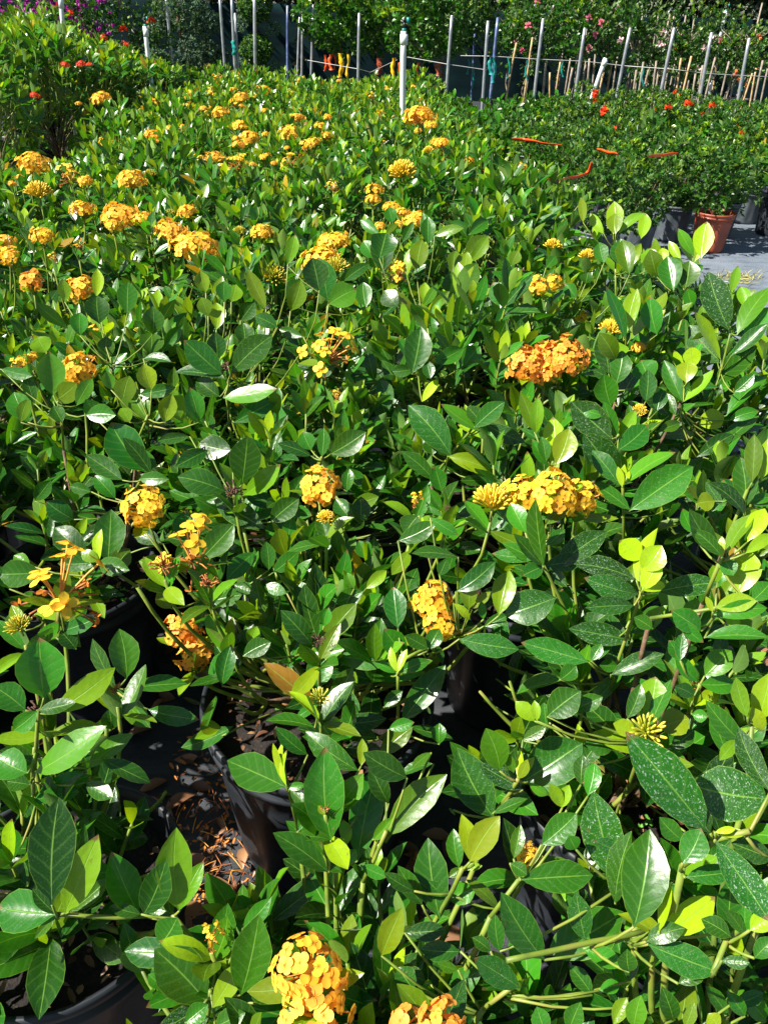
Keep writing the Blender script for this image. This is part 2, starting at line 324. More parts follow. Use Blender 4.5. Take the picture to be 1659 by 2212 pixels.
def tag(o, label=None, cat=None, group=None, kind=None):
    if label: o['label'] = label
    if cat: o['category'] = cat
    if group: o['group'] = group
    if kind: o['kind'] = kind
    return o
def empty(name, loc, label, cat, group=None, rz=0.0):
    o = bpy.data.objects.new(name, None); C.objects.link(o); o.location = loc; o.rotation_euler = (0, 0, rz); o.empty_display_size = 0.1
    return tag(o, label, cat, group)
def link(name, me, parent, loc=(0, 0, 0), rot=(0, 0, 0), sc=(1, 1, 1)):
    o = bpy.data.objects.new(name, me); C.objects.link(o); o.parent = parent; o.location = loc; o.rotation_euler = rot; o.scale = sc; return o

# ------------------------------------------------------------------ setting
mb = MB(); nx = 60
gx = np.linspace(-60, 60, nx+1); gy = np.linspace(-20, 160, nx+1)
GX, GY = np.meshgrid(gx, gy); V = np.stack([GX, GY, np.zeros_like(GX)], -1).reshape(-1, 3)
ii = np.arange(nx)[:, None]*(nx+1)+np.arange(nx)[None, :]
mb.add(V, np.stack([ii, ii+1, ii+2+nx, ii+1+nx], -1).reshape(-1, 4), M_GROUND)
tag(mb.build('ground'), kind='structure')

# ------------------------------------------------------------------ pots
def pot_mesh(name, r, h, m, seg=72):
    mb = MB(); b = r*0.78
    prof = [(0.0, .004), (b*.98, .004), (b, .012)]
    for i in range(1, 7): prof.append((b+(r*.94-b)*i/7, h*.86*i/7))
    prof += [(r*.945, h*.86), (r*.985, h*.865), (r*.99, h*.90), (r*.965, h*.905), (r*.975, h*.935), (r*1.0, h*.945), (r*1.012, h*.975), (r*1.0, h), (r*.965, h*.995), (r*.945, h*.95), (b*.95, h*.3)]
    lathe(mb, prof, m, seg, rib=r*.035, ribn=10, ribz=(.02, h*.80)); return mb.mesh(name)
def soil_mesh(name, r, z, n=10, seg=40):
    mb = MB(); prof = [(r*i/n, z+float(rng.normal(0, .002))-.012*(i/n)) for i in range(1, n+1)]
    prof = [(0.0001, z)]+prof; lathe(mb, prof, M_SOIL, seg)
    v = mb.V[0]; v[:, 2] += rng.normal(0, .003, len(v)); 
    # bark chips and fallen bits
    k = 90; a = rng.random(k)*6.28; rr = r*.92*np.sqrt(rng.random(k)); B = np.stack([rr*np.cos(a), rr*np.sin(a), np.full(k, z+.003)], 1)
    d = rng.normal(0, 1, (k, 3)); d[:, 2] *= .25; T = B+unit(d)*rng.uniform(.008, .026, k)[:, None]; T[:, 2] = np.maximum(T[:, 2], z+.001)
    leaves(mb, B, T, [0, 0, 1], rng.uniform(.004, .012, k), M_DEAD, age=rng.random(k)*1.6, lod=2)
    return mb.mesh(name)

# ------------------------------------------------------------------ ixora shoots
def shoot(lv, tip, d, size, nodes, r, flower=False):
    """append leaf pairs (base, tip, normal, width, age) down a shoot that ends at tip with direction d"""
    d = unit(np.asarray(d, float)); ref = unit(np.cross(d, [0.2, 0.9, 0.1])); ref2 = np.cross(d, ref)
    ph = r.random()*6.28
    young = r.random() < .68
    s0 = 0.0
    for k in range(nodes):
        a = ph+(k % 2)*1.57+r.normal(0, .15)
        for sgn in (1, -1):
            if k > 1 and r.random() < .12: continue
            sd_ = (math.cos(a)*ref+math.sin(a)*ref2)*sgn
            if k == 0: el, L = r.uniform(.2, .6), size*r.uniform(.55, .75)
            elif k == 1: el, L = r.uniform(.3, .75), size*r.uniform(.8, 1.0)
            else: el, L = r.uniform(.5, 1.15), size*r.uniform(.85, 1.12)
            if flower and k == 0: el = r.uniform(1.1, 1.5); L = size*.8
            ld = d*math.cos(el)+sd_*math.sin(el); ld[2] -= .12*k*.5; ld = unit(ld)
            b = np.asarray(tip)-d*s0; n = d-ld*(d@ld)
            ag = (r.uniform(.7, 1.0) if young else r.uniform(.4, .8)) if k == 0 else (r.uniform(.3, .72) if k == 1 and young else (r.uniform(0.15, .6) if k == 1 else r.uniform(0, .42)))
            if r.random() < .006: ag = 1.7
            lv.append((b, b+ld*L, n+r.normal(0, .18, 3), L*r.uniform(.31, .42), ag))
        s0 += size*(.11 if k == 0 else .27)*r.uniform(.8, 1.2)
def flush(mb, lv, lod, spot=0.0, scale_fold=.28, r=None):
    if not lv: return
    B = np.array([x[0] for x in lv]); T = np.array([x[1] for x in lv]); Nn = np.array([x[2] for x in lv]); W = np.array([x[3] for x in lv]); A = np.array([x[4] for x in lv])
    n = len(B); rr = rng.random(n); A = np.where(A < .9, A+{0: 0, 1: .05, 2: .14}[lod], A)
    sp = np.where(rng.random(n) < .3, rng.random(n), .2)*(1-np.clip(A, 0, 1)) if np.isscalar(spot) else spot
    leaves(mb, B, T, Nn, W, M_LEAF, age=A, spot=sp, lod=lod, fold=rng.uniform(.05, .5, n), arch=rng.uniform(-.03, .10, n), rnd=rr)

def bush_meshes(seed, soil, top, rad, nshoot, size, lod, side=.62, extra=()):
    """foliage and stems of one bush in local coordinates (base at 0,0,0)"""
    r = np.random.default_rng(seed); fm = MB(); sm = MB(); lv = []
    base = np.array([0, 0, soil]); tips = []
    nprim = 6; prim = []
    for i in range(nprim):
        a = i*6.28/nprim+r.normal(0, .3); rr = rad*.45
        prim.append(np.array([math.cos(a)*rr, math.sin(a)*rr, soil+(top-soil)*r.uniform(.3, .45)]))
        tube(sm, bez(base, base+(prim[-1]-base)*[.2, .2, .7], prim[-1], 5), np.linspace(.006, .0045, 5), M_BARK, 5)
    for i in range(nshoot):
        u = (i+.5)/nshoot; rr = rad*math.sqrt(u)*r.uniform(.88, 1.1); a = i*2.39996+r.normal(0, .2)
        z = soil+(top-soil)*(math.sqrt(max(0, 1-(rr/rad*side*1.15)**2)))*r.uniform(.82, 1.08)
        tip = np.array([rr*math.cos(a), rr*math.sin(a), z])
        d = np.array([math.cos(a)*rr/rad*.55, math.sin(a)*rr/rad*.55, 1.0])+r.normal(0, .16, 3)
        tips.append((tip, d)); nodes = 5
        shoot(lv, tip, d, size*r.uniform(.85, 1.15), nodes, r)
        pb = min(prim, key=lambda p: np.linalg.norm(p-tip)); dd = unit(d)
        tube(sm, bez(pb, tip-dd*(tip-pb)[2]*.6, tip, 6), np.linspace(.0042, .0022, 6), M_STEM, 5)
    # low inner leaves around the skirt
    for i in range(nshoot//2):
        a = r.random()*6.28; rr = rad*r.uniform(.55, .95); z = soil+(top-soil)*r.uniform(.15, .55)
        tip = np.array([rr*math.cos(a), rr*math.sin(a), z]); d = np.array([math.cos(a), math.sin(a), .7])
        shoot(lv, tip, d, size*.9, 3, r)
        tube(sm, bez([0, 0, soil+.03], tip*[.6, .6, 1]-[0, 0, .03], tip-[0, 0, .02], 4), .002, M_STEM, 4)
    return fm, sm, lv, tips

# ------------------------------------------------------------------ flower heads
def head_mesh(name, R, fl, seed, tone=0.2, squash=.7, cover=1.15, full=1.15, m=None, tubes=True, buds=0.0, lod=2, spread=.35):
    """dome of four-petalled florets; origin at the base of the head, facing +Z"""
    m = m or M_PET; r = np.random.default_rng(seed); mb = MB()
    n = int(cover*full*math.pi*R*R*2.0/(fl*fl)); B = []; lph = r.random(4)*6.28; T = []; NN = []; W = []; A = []
    for i in range(n):
        ct = 1-(i+.5)/n*(full); st = math.sqrt(max(0, 1-ct*ct)); a = i*2.39996+r.normal(0, .12)
        d = np.array([st*math.cos(a), st*math.sin(a), ct]); rad = R*r.uniform(.82, 1.08)*(1+.13*math.sin(3*d[0]+lph[0]+2*d[1])*math.cos(4*d[1]+lph[1])+.08*math.sin(7*d[0]+lph[2]))
        c = d*rad*[1, 1, squash]+[0, 0, R*.35]
        nn = unit(d+r.normal(0, .22, 3)+[0, 0, .15]); x = unit(np.cross(nn, [.3, .5, .7])); y = np.cross(nn, x); ph = r.random()*6.28
        if r.random() < buds:
            tube(mb, [c-nn*.25*R, c-nn*.002, c+nn*fl*.35, c+nn*fl*.6], [fl*.05, fl*.09, fl*.17, .0004], M_YBUD if r.random() < .5 else M_BUD, 5); continue
        tn = np.clip(tone+r.normal(0, .16), 0, 2); sz = fl*r.uniform(.85, 1.12)
        drop = r.uniform(-.25, .35)
        for k in range(4):
            pa = ph+k*1.5708+r.normal(0, .08); pd = x*math.cos(pa)+y*math.sin(pa); pd = unit(pd-nn*drop*.5)
            B.append(c+pd*sz*.02); T.append(c+pd*sz*.54); NN.append(nn); W.append(sz*.56); A.append(tn)
        if tubes:
            tube(mb, [np.array([0, 0, 0])+d*R*.2, c-nn*.1*R, c], [fl*.06, fl*.055, fl*.06], M_TUBE, 4, cap=False)
    leaves(mb, B, T, NN, W, m, age=np.array(A), lod=lod, fold=.12, arch=-.06, petal=True)
    tube(mb, [[0, 0, -.02], [0, 0, R*.2]], [.0025, .004], M_STEM, 5)
    return mb.mesh(name)
def umbel_mesh(name, seed, n=9, L=.055, fl=.024, tone=.1, wilt=14):
    r = np.random.default_rng(seed); mb = MB(); B = []; T = []; NN = []; W = []; A = []
    for i in range(n):
        a = i*2.4+r.normal(0, .3); el = r.uniform(.1, 1.25); d = np.array([math.sin(el)*math.cos(a), math.sin(el)*math.sin(a), math.cos(el)])
        L_ = L*r.uniform(.7, 1.2); c = d*L_; c2 = c*.5+[0, 0, .006]
        tube(mb, bez([0, 0, 0], c2, c, 4), [.0014, .0011, .0011, .0013], M_TUBE, 4, cap=False)
        nn = unit(d+r.normal(0, .25, 3)+[0, 0, .3]); x = unit(np.cross(nn, [.3, .5, .7])); y = np.cross(nn, x)
        for k in range(4):
            pa = k*1.5708+r.normal(0, .12)+i; pd = unit(x*math.cos(pa)+y*math.sin(pa)-nn*r.uniform(0, .5))
            B.append(c); T.append(c+pd*fl*.55); NN.append(nn); W.append(fl*.45); A.append(np.clip(tone+r.normal(0, .15), 0, 2))
    leaves(mb, B, T, NN, W, M_PET, age=np.array(A), lod=2, fold=.1, arch=-.08, petal=True)
    for i in range(wilt):
        a = r.random()*6.28; el = r.uniform(.6, 1.9); d = np.array([math.sin(el)*math.cos(a), math.sin(el)*math.sin(a), math.cos(el)])
        e = d*L*r.uniform(.35, .8); tube(mb, bez([0, 0, 0], e*.5+[0, 0, .008], e, 4), [.001, .0009, .0008, .0012], M_WILT, 4)
        if r.random() < .6:
            for k in range(3):
                leaves(mb, [e], [e+unit(r.normal(0, 1, 3))*.008], r.normal(0, 1, 3), .005, M_PET, age=1.9, lod=2, petal=True)
    tube(mb, [[0, 0, -.03], [0, 0, 0.002]], [.0022, .003], M_STEM, 5); return mb.mesh(name)
def bud_mesh(name, seed, n=34, R=.018, long=.012, m=None, th=.0022):
    r = np.random.default_rng(seed); mb = MB(); m = m or M_BUD
    for i in range(n):
        ct = 1-(i+.5)/n*.95; st = math.sqrt(1-ct*ct); a = i*2.39996; d = unit(np.array([st*math.cos(a)*.8, st*math.sin(a)*.8, ct+.25])+r.normal(0, .06, 3))
        e = d*R*r.uniform(.9, 1.1); tube(mb, [[0, 0, 0], e*.7, e+d*long*.5, e+d*long*.9, e+d*long*1.05], [.0007, .0009, th, th*.8, .0003], m if r.random() < .75 else M_YBUD, 5, cap=False)
    tube(mb, [[0, 0, -.02], [0, 0, .003]], [.0022, .003], M_STEM, 5); return mb.mesh(name)
def dead_mesh(name, seed, n=26, L=.017, m=None):
    r = np.random.default_rng(seed); mb = MB(); m = m or M_WILTD
    for i in range(n):
        d = unit(np.array([r.normal(), r.normal(), abs(r.normal())*.8+.15])); e = d*L*r.uniform(.6, 1.3)
        k = e+r.normal(0, .003, 3); tube(mb, [[0, 0, 0], e*.55+r.normal(0, .0015, 3), k, k+r.normal(0, .0025, 3)], [.0011, .0008, .0016, .0008], m, 4)
    tube(mb, [[0, 0, -.02], [0, 0, .003]], [.0022, .003], M_STEM, 5); return mb.mesh(name)
H_FULL = [head_mesh('flower head', .05, .0185, 10+i, tone=[.12, .3, .2, .45, .25, .15][i], squash=[.7, .6, .8, .65, .75, .55][i]) for i in range(6)]
H_UMB = [umbel_mesh('sparse flower head', 30+i, n=[8, 10, 7][i]) for i in range(3)]
H_BUD = [bud_mesh('bud cluster', 40), bud_mesh('bud cluster', 41, 80, .022, .016, th=.0021), bud_mesh('bud cluster', 42, 110, .034, .014, M_YBUD, .003)]
H_DEAD = [dead_mesh('dead flower head', 50), dead_mesh('dead flower head', 51, 30, .02, M_WILT)]
H_RED = [head_mesh('red flower head', .05, .02, 60+i, tone=.3+.3*i, m=M_RED, lod=2) for i in range(2)]
HEADS = {'F': H_FULL, 'U': H_UMB, 'B': [H_BUD[0]], 'L': [H_BUD[1]], 'Y': [H_BUD[2]], 'D': [H_DEAD[0]], 'W': [H_DEAD[1]], 'R': H_RED}
HNAME = {'F': 'flower_head', 'U': 'flower_head', 'B': 'bud_cluster', 'L': 'bud_cluster', 'Y': 'bud_cluster', 'D': 'seed_head', 'W': 'seed_head', 'R': 'flower_head'}
# ------------------------------------------------------------------ shoots and heads seen near the camera
# crops: origin and scale of the study windows;  S window x y height | P polyline | L tipx tipy width age [spot] | l basex basey tipx tipy width age [spot]
CROP = {'3': (0, 400, 1.659), '4': (1000, 600, 1.659), '5': (0, 1100, 1.659), '6': (1000, 1300, 1.659), '7': (0, 1900, 1.659), '8': (1000, 1900, 1.659), '2': (1000, 0, 1.659),
        'a': (0, 100, 2.37), 'b': (600, 150, 2.37), 'c': (600, 750, 2.37), 'd': (1500, 650, 2.95)}
def D(c, x, y):
    ox, oy, s = CROP[c]; return (ox+x/s)*.8295, (oy+y/s)*.8295
NEAR = """
S 7 245 800 .57|P 245 800 500 815 745 800|l 225 760 255 295 215 .05|L -10 770 190 .15|l 280 800 425 455 150 .75|L 140 690 60 .1|l 300 790 470 640 80 .5|L 150 905 40 .5
S 7 745 800 .56|l 600 800 480 530 150 .25|l 620 800 720 560 140 .1|l 775 785 762 425 165 .6|l 780 780 880 570 90 .55|L 715 690 50 .4|l 610 800 475 765 60 .4|l 690 930 765 815 150 .25|L 640 790 50 .3
S 7 910 1130 .53|P 910 1130 900 1230 880 1290|l 895 1185 668 950 215 .45|l 920 1205 1045 1010 105 .85|l 1040 1150 1120 798 185 .45 .3|l 940 960 985 752 110 .3 .4|l 800 985 538 960 130 0|l 1050 860 1172 730 80 .3|l 1185 1180 1090 1090 110 .4|l 800 1272 900 1190 90 .4|l 930 1290 1060 1225 100 .35|l 700 1120 640 1060 60 .4|l 900 1250 790 1290 90 .2|l 1160 1180 1180 1060 80 .5
S 5 165 1245 .68|P 165 1245 155 1420 150 1500|l 190 1190 170 930 215 .4|l 230 1255 497 1060 125 .75|l 110 1245 -30 1140 130 .2|L 60 1330 90 .4|L 330 1210 60 .3
S 7 150 150 .62|P 150 80 140 200 145 285|L 0 90 90 .4|l 150 190 460 -15 120 .5|l 380 170 577 20 75 .5|l 440 130 650 232 70 .2|l 150 300 395 200 100 .3|l 370 230 490 295 80 .2|l 130 240 30 225 80 .3|l 120 190 -15 120 150 .35|l 140 312 345 270 80 .3|l 60 560 40 420 90 .3|l 120 680 20 560 120 .15 .5|l 130 600 180 400 90 .1
S 5 500 1140 .62|P 500 1140 480 1230 460 1300|l 545 1110 515 893 135 .45|L 400 935 55 .25|l 560 1150 808 1130 70 .3|l 640 1240 860 1285 80 .1|l 505 1190 645 1320 95 .55|L 420 1140 35 .5|l 480 1330 470 1240 90 .2|L 650 1320 60 .2
S 5 240 740 .66|P 240 740 190 850 175 930|l 180 650 -10 655 130 .4|l 150 830 385 790 120 .8|l 255 905 418 845 75 .1|l 110 985 -10 855 70 .4|l 200 940 330 830 60 .7|l 110 900 50 790 60 .8|l 40 720 -10 620 70 .3|l 330 980 260 900 80 .1
S 5 430 600 .68|l 465 610 480 377 145 .25 .3|l 380 570 238 455 120 .2 .4|l 470 650 560 545 95 .6|L 350 560 60 .7|L 440 460 40 1|L 560 640 90 .4|L 250 610 80 .2|l 130 620 60 575 60 .5
S 5 800 625 .62|l 870 590 1012 440 125 .45 .4|l 825 530 800 380 125 .3|l 905 775 1045 745 90 .35|l 740 805 678 735 65 .65|l 860 895 905 745 95 .2|l 760 645 600 600 90 .65|l 900 700 825 665 80 .3|l 590 420 720 405 70 .25|l 700 520 580 470 80 .15 .6|l 1100 560 980 680 90 .2|l 1160 640 1150 515 70 .3|l 1180 650 1290 560 80 .3|l 1010 700 1100 730 60 .3
S 5 620 230 .68|l 600 245 730 245 65 .3|l 530 250 372 140 90 .2|l 655 225 530 65 65 .3|l 630 215 480 0 170 .05|l 615 405 722 375 65 .5|l 395 300 300 275 55 .3|l 420 420 335 400 60 .3|l 500 330 410 230 80 .2|l 320 420 200 340 100 .05|l 150 340 220 250 70 .2
S 5 1010 290 .7|P 1010 290 1040 380 1050 450|l 1045 270 1070 58 148 .3|l 1050 315 1212 180 90 .6|l 975 300 768 235 125 .2 .3|l 930 340 1142 460 115 .25 .7|l 1170 430 1292 330 105 .3|L 890 340 60 .2|l 1000 120 860 90 120 .15|l 900 120 760 190 80 .1|l 820 60 680 80 50 .3 .7
S 5 1390 150 .72|l 1430 135 1580 40 115 .45|L 1400 25 60 .3|l 1345 145 1200 90 60 .05|l 1345 120 1310 40 80 .3|l 1390 520 1425 600 95 .3|l 1500 300 1510 200 60 .3|l 1520 355 1636 320 70 .6|l 1520 420 1450 330 80 .1|l 1560 440 1560 320 90 .2|l 1600 590 1550 510 80 .2|l 1300 420 1240 330 90 .2
S 5 1380 930 .62|P 1380 930 1370 1000 1350 1080|l 1372 935 1315 698 100 .3|l 1400 945 1540 782 110 .6|l 1350 965 1213 812 100 .1|l 1340 990 1492 975 80 .5|l 1430 1010 1680 1045 100 .3|l 1400 880 1420 800 60 .4|l 1080 960 1110 880 70 .7|l 1050 1010 1170 950 90 .4|l 960 1140 1000 960 90 .1|l 1570 930 1680 880 90 .4|l 1540 980 1650 1010 60 .3|l 1450 780 1570 730 90 .4|l 1240 740 1150 700 60 .4|l 1530 720 1500 650 50 .5|l 1580 720 1670 640 60 .8
S 5 1375 1220 .56|P 1375 1210 1378 1260 1380 1330|l 1362 1225 1140 1040 92 1.8|l 1375 1150 1388 1010 125 .35 .5|l 1430 1215 1522 1058 100 .5|L 1280 1280 45 .3|l 1440 1300 1670 1280 75 .2 .5|l 1360 1320 1150 1290 50 .3|l 1330 1230 1340 1180 40 .3
S 6 690 290 .74|P 690 290 760 430 860 640 960 810|l 610 145 545 17 95 .45|l 700 110 797 25 70 .55|l 670 250 467 235 60 .2 .8|l 725 305 965 140 110 .15 .8|L 655 0 70 .4|l 745 425 522 500 165 .15 .8|L 510 190 60 .3|L 600 330 80 .1|L 860 260 90 .1|L 790 380 60 .2|l 700 200 780 130 60 .3|L 560 150 60 .4|l 650 330 560 290 50 .2
S 6 1115 395 .74|P 1115 395 1070 530 1000 730 975 850|l 1110 265 1018 178 110 1|L 1182 125 60 1|l 1115 310 1200 200 120 .95|L 1190 257 90 1|L 1218 370 55 1|l 1100 410 865 340 110 .1 1|l 1180 400 1448 360 100 .1 .8|l 1090 350 820 280 90 .1 1|l 1065 610 797 560 110 .1 1|l 885 705 593 620 115 .15 .7|l 895 700 940 625 55 .3 .8|l 1080 460 870 470 80 .1 .8|l 1060 580 1170 530 50 .3|l 1000 600 860 700 90 .1|l 980 760 1210 670 80 .15 .6|l 1010 720 930 720 60 .3|l 760 780 830 720 80 .2
S 6 1420 490 .8|P 1640 440 1440 470 1320 490 1150 515|l 1525 415 1582 222 150 .9|l 1430 470 1610 440 90 .85|l 1420 500 1655 470 90 .4|l 1440 360 1420 285 60 .7|l 1370 570 1240 480 110 .2 .5|l 1385 600 1665 600 60 .3 .6|L 1390 420 30 1|l 1270 520 1380 620 60 .2|l 1500 560 1520 500 60 .6|l 1160 560 1080 510 70 .4
S 6 1460 250 .86|l 1445 240 1318 45 85 .4|l 1480 235 1602 60 60 .6|l 1570 185 1645 40 90 1|l 1560 235 1670 150 60 .8|L 1460 160 30 1|L 1330 130 60 .3|L 1510 330 80 .3|l 1340 150 1290 40 60 .4|l 1590 440 1670 360 90 .3
S 6 1145 990 .66|l 1135 935 1172 768 135 .7|l 1190 995 1318 950 130 1.0|l 1090 1000 990 970 80 .95|l 1020 1045 868 885 115 .1|l 1050 950 1110 798 75 .3 .4|l 1000 1050 868 1060 110 .2 .5|l 705 940 850 830 140 .25|l 815 910 945 855 80 .4|L 1240 780 60 .3|l 1240 1080 1340 1000 80 .3|l 850 1150 930 1040 90 .2|l 650 960 568 875 75 .8|l 660 960 650 870 45 .8|l 600 1045 705 985 45 .4|l 700 980 690 880 70 .3
S 6 1365 800 .7|P 1365 800 1340 880 1320 930|l 1385 765 1500 655 115 .5 .3|l 1355 790 1257 665 70 .3|L 1515 795 90 .4|l 1340 850 1255 810 70 .1|L 1420 690 60 .2|l 1330 930 1400 940 60 .4|l 1280 700 1290 580 60 .05|l 1300 700 1230 610 70 .1
S 6 1590 970 .8|l 1570 945 1520 770 75 .6|l 1610 960 1670 750 120 .85|l 1560 1060 1390 870 90 .3 .3|l 1480 1110 1410 930 70 .2|l 1640 1000 1590 900 70 1|l 1530 1040 1450 1130 60 .6
S 6 300 600 .66|P 90 690 190 640 330 570 420 545|l 365 480 358 318 82 .75|l 495 505 542 308 110 .8|l 380 475 466 400 40 .9|l 325 605 582 650 110 .1 .6|l 430 550 540 500 60 .2|l 190 650 240 560 80 .3|l 190 645 90 590 70 .4|l 90 680 0 560 110 .3|l 300 450 370 520 40 .9|l 430 520 420 440 40 .3|l 60 560 40 380 110 .05|l 310 400 480 270 100 .05|l 240 330 270 260 60 .1|l 320 250 120 235 50 .3 .5|l 200 80 320 155 60 .3|l 150 70 90 150 110 .4|l 60 180 225 100 90 .3
S 6 60 750 .62|P 60 750 62 860 60 960|l 30 765 212 697 45 .6|L 30 638 32 .95|L 100 648 32 .95|L 60 660 20 .9|l 75 965 265 718 120 .25 .3|l 0 900 80 830 60 .2|L 200 700 60 .3|l -20 1110 125 985 90 .6|l 110 985 300 1040 50 .2|l 240 1060 240 968 70 .3|L -40 700 40 .4
S 8 10 440 .62|P 10 440 -40 560 -90 660|l 15 465 272 195 135 .55|l 100 210 -90 100 120 .35 .3|l 20 0 130 -30 60 .3|l 215 150 70 200 40 .3|l 205 100 120 170 40 .5
S 7 1405 370 .62|P 1405 370 1430 500 1450 590|l 1430 480 1405 75 190 .3 .3|l 1420 370 1570 190 110 .5|l 1545 570 1640 150 140 .15 .2|l 1550 180 1320 10 110 .3 .6|L 1375 330 30 .9|l 1560 160 1565 40 50 .9|l 1430 480 1270 470 45 .4|l 1420 620 1180 448 100 .3|l 1480 620 1360 560 60 .3|l 1500 500 1480 390 60 .6|l 1490 580 1540 520 60 .3 .5|l 1540 380 1560 300 80 .3
S 7 1240 250 .6|P 1210 110 1245 250 1290 440|l 1235 250 982 135 170 .35|L 1180 60 28 1|L 1225 50 28 1|L 1320 240 40 .4|l 1250 260 1350 370 60 .4|l 1330 110 1190 -10 70 .1|L 1200 120 20 1|L 1240 90 20 .9|l 1290 440 1330 330 50 .3
S 7 1600 470 .6|P 1640 440 1600 580 1560 690|l 1610 480 1700 380 60 .5|l 1560 590 1670 640 60 .3|l 1680 320 1600 150 90 .2
S 8 580 215 .66|P 580 215 550 270 480 355|l 600 225 857 60 215 .15 .4|l 475 385 315 80 185 .15 .5|l 500 180 440 -5 130 .5|l 600 262 410 150 90 0 1|l 625 230 706 285 45 .5|l 600 45 700 -10 60 .5|L 650 120 40 1|L 590 90 30 1|L 620 130 50 .95|l 470 365 620 300 40 .3|l 300 350 290 360 40 .3|l 560 190 520 90 40 .5
S 8 340 600 .64|P 340 600 300 690 220 830 150 950|l 390 585 335 367 85 1.05|l 370 575 500 375 125 1.05|l 325 600 300 430 80 .4|L 425 590 35 .8|l 280 740 397 690 100 .45|l 275 750 190 655 70 .1|l 240 820 190 470 160 .2|l 500 780 355 650 50 .6|l 165 760 60 590 90 .3|l 130 700 0 620 60 .2|L 280 640 40 .5
S 8 590 640 .66|l 590 650 903 632 145 .25 .3|l 545 580 617 630 65 .3|l 560 560 590 412 65 .5|l 680 500 832 365 125 .3 .4|l 770 340 715 235 60 .8|l 770 340 800 240 60 .8|l 880 290 910 140 80 .4|l 850 240 860 110 80 .3
S 8 1010 640 .72|l 1010 660 905 268 190 .15 1|l 1000 755 1070 440 90 .3 .5|l 870 915 830 705 112 .1 .8|l 693 998 505 705 155 .15 .4|l 860 950 1032 1025 85 .4|l 700 975 1035 790 200 .35 .2|l 1080 550 905 480 70 .1 1|l 500 960 480 800 80 .2|l 830 520 800 460 80 .3
S 8 1175 860 .74|P 530 1000 700 965 900 920 1060 890 1175 860|l 1080 855 1148 432 215 .3 .2|l 1190 875 1240 665 45 1|l 1200 885 1430 725 135 1.0|l 1265 970 1010 800 60 1.0|l 1140 930 1445 1050 140 .1 .6|L 1260 800 50 1|l 1060 1050 1050 950 90 .3|l 1130 920 1300 860 90 .4|l 1480 870 1500 640 110 .1|l 1270 1100 1390 1040 70 .3
S 8 1430 445 .86|P 1580 440 1440 475 1290 590|l 1395 440 1043 10 215 .1 1|l 1665 300 1332 240 250 .1 1|l 1430 480 1665 830 150 .05 1|l 1670 270 1530 -10 100 .15 .8|l 1300 640 1500 620 90 .1 .4|l 1290 580 1370 430 130 .2 .3|l 1410 450 1290 330 130 .15 .5|L 1570 450 40 1|L 1520 430 30 1|l 1680 560 1500 490 110 .2 .6|l 1290 480 1190 380 90 .3
S 8 560 1110 .6|l 590 1120 388 990 120 .2 .8|l 90 880 268 865 85 .1 .5|l -10 980 80 770 110 .9|l 330 960 155 950 90 .1|l 320 1040 230 1010 50 .5|l 130 1130 60 1030 110 .2|l 180 1090 90 1050 80 .2|l 900 1150 800 1020 80 .2|l 930 1130 1020 1100 60 .4|l 1100 1200 1110 1290 80 .6|l 1060 1090 1080 960 70 .2|l 460 960 380 900 60 .3
S 8 1080 1290 .62|l 1080 1290 1110 1150 95 .5|l 990 1280 1050 1160 70 .75|l 800 1300 850 1180 90 .3|l 700 1320 660 1200 90 .3|l 1250 1260 1200 1110 90 .2|l 1300 1290 1340 1180 60 .7|l 1490 1240 1390 1110 60 .3|l 1450 1290 1400 1230 80 1|l 1560 1240 1480 1130 70 .2|l 1650 1260 1560 1150 90 .3|l 1500 1190 1640 1140 60 .2 .5
S 8 1560 890 .76|P 1420 1060 1480 910 1640 790|l 1500 900 1370 820 90 .3|l 1580 870 1680 810 90 .9|L 1480 780 60 .4|l 1600 990 1690 900 80 .2|l 1460 1000 1580 1010 60 .2 .4|L 1560 760 80 .3|l 1640 860 1600 740 40 .8
S 4 390 850 .74|P 420 790 370 870 270 990 200 1090|l 290 975 105 755 145 .1 .6|l 415 865 245 750 55 .5|l 430 830 608 915 80 .2 .5|l 275 975 475 1045 85 .85|l 215 1080 75 955 75 .3|l 210 970 200 900 90 .3|l 420 830 360 760 70 .3|L 520 740 90 .2|l 450 1080 330 1080 50 .3|l 250 1130 220 1020 80 .2
S 4 180 560 .74|P 150 600 90 625 -20 650|l 120 620 160 415 130 .2 .4|l 215 575 340 510 80 .4|l 130 600 30 610 60 .3 .6|l 90 690 -30 650 90 .2 .4|l 160 590 60 460 50 .2|l 165 740 235 640 40 1|L 200 640 60 .1|l 340 590 415 500 90 .4|l 100 720 -10 560 70 .3|l 20 780 -20 640 80 .2
S 4 1500 430 .82|P 1500 430 1460 590 1400 780|l 1490 430 1400 177 130 .1 .9|l 1525 450 1668 245 80 .5|l 1560 475 1670 330 100 .4|l 1465 575 1320 410 135 .2 .6|l 1455 560 1340 350 50 .9|l 1435 670 1612 500 105 .4|l 1500 270 1530 150 45 .6|l 1560 330 1540 240 60 .6|l 1440 560 1400 480 70 .1|l 1500 540 1659 400 60 .1|l 1480 800 1659 620 60 .3|l 1510 700 1600 620 60 .2
S 4 1045 480 .76|P 1045 400 1045 500 1040 560|l 1050 440 1095 250 75 .8|l 1040 470 960 240 50 .25|l 1058 475 1220 265 50 .8|l 1180 450 1150 285 100 .3|l 1070 440 1060 270 60 .8|l 930 600 905 470 90 .3|l 1000 540 1010 480 110 .7
S 4 1000 665 .74|P 1000 665 1000 740|l 1000 668 1030 518 100 .35|l 970 620 930 450 100 .2 .7|l 1000 560 930 440 90 .6|L 900 600 50 .1|l 1010 760 1120 580 60 .1 .5|l 980 760 950 620 110 .35 .2|l 1150 650 1110 560 120 .3
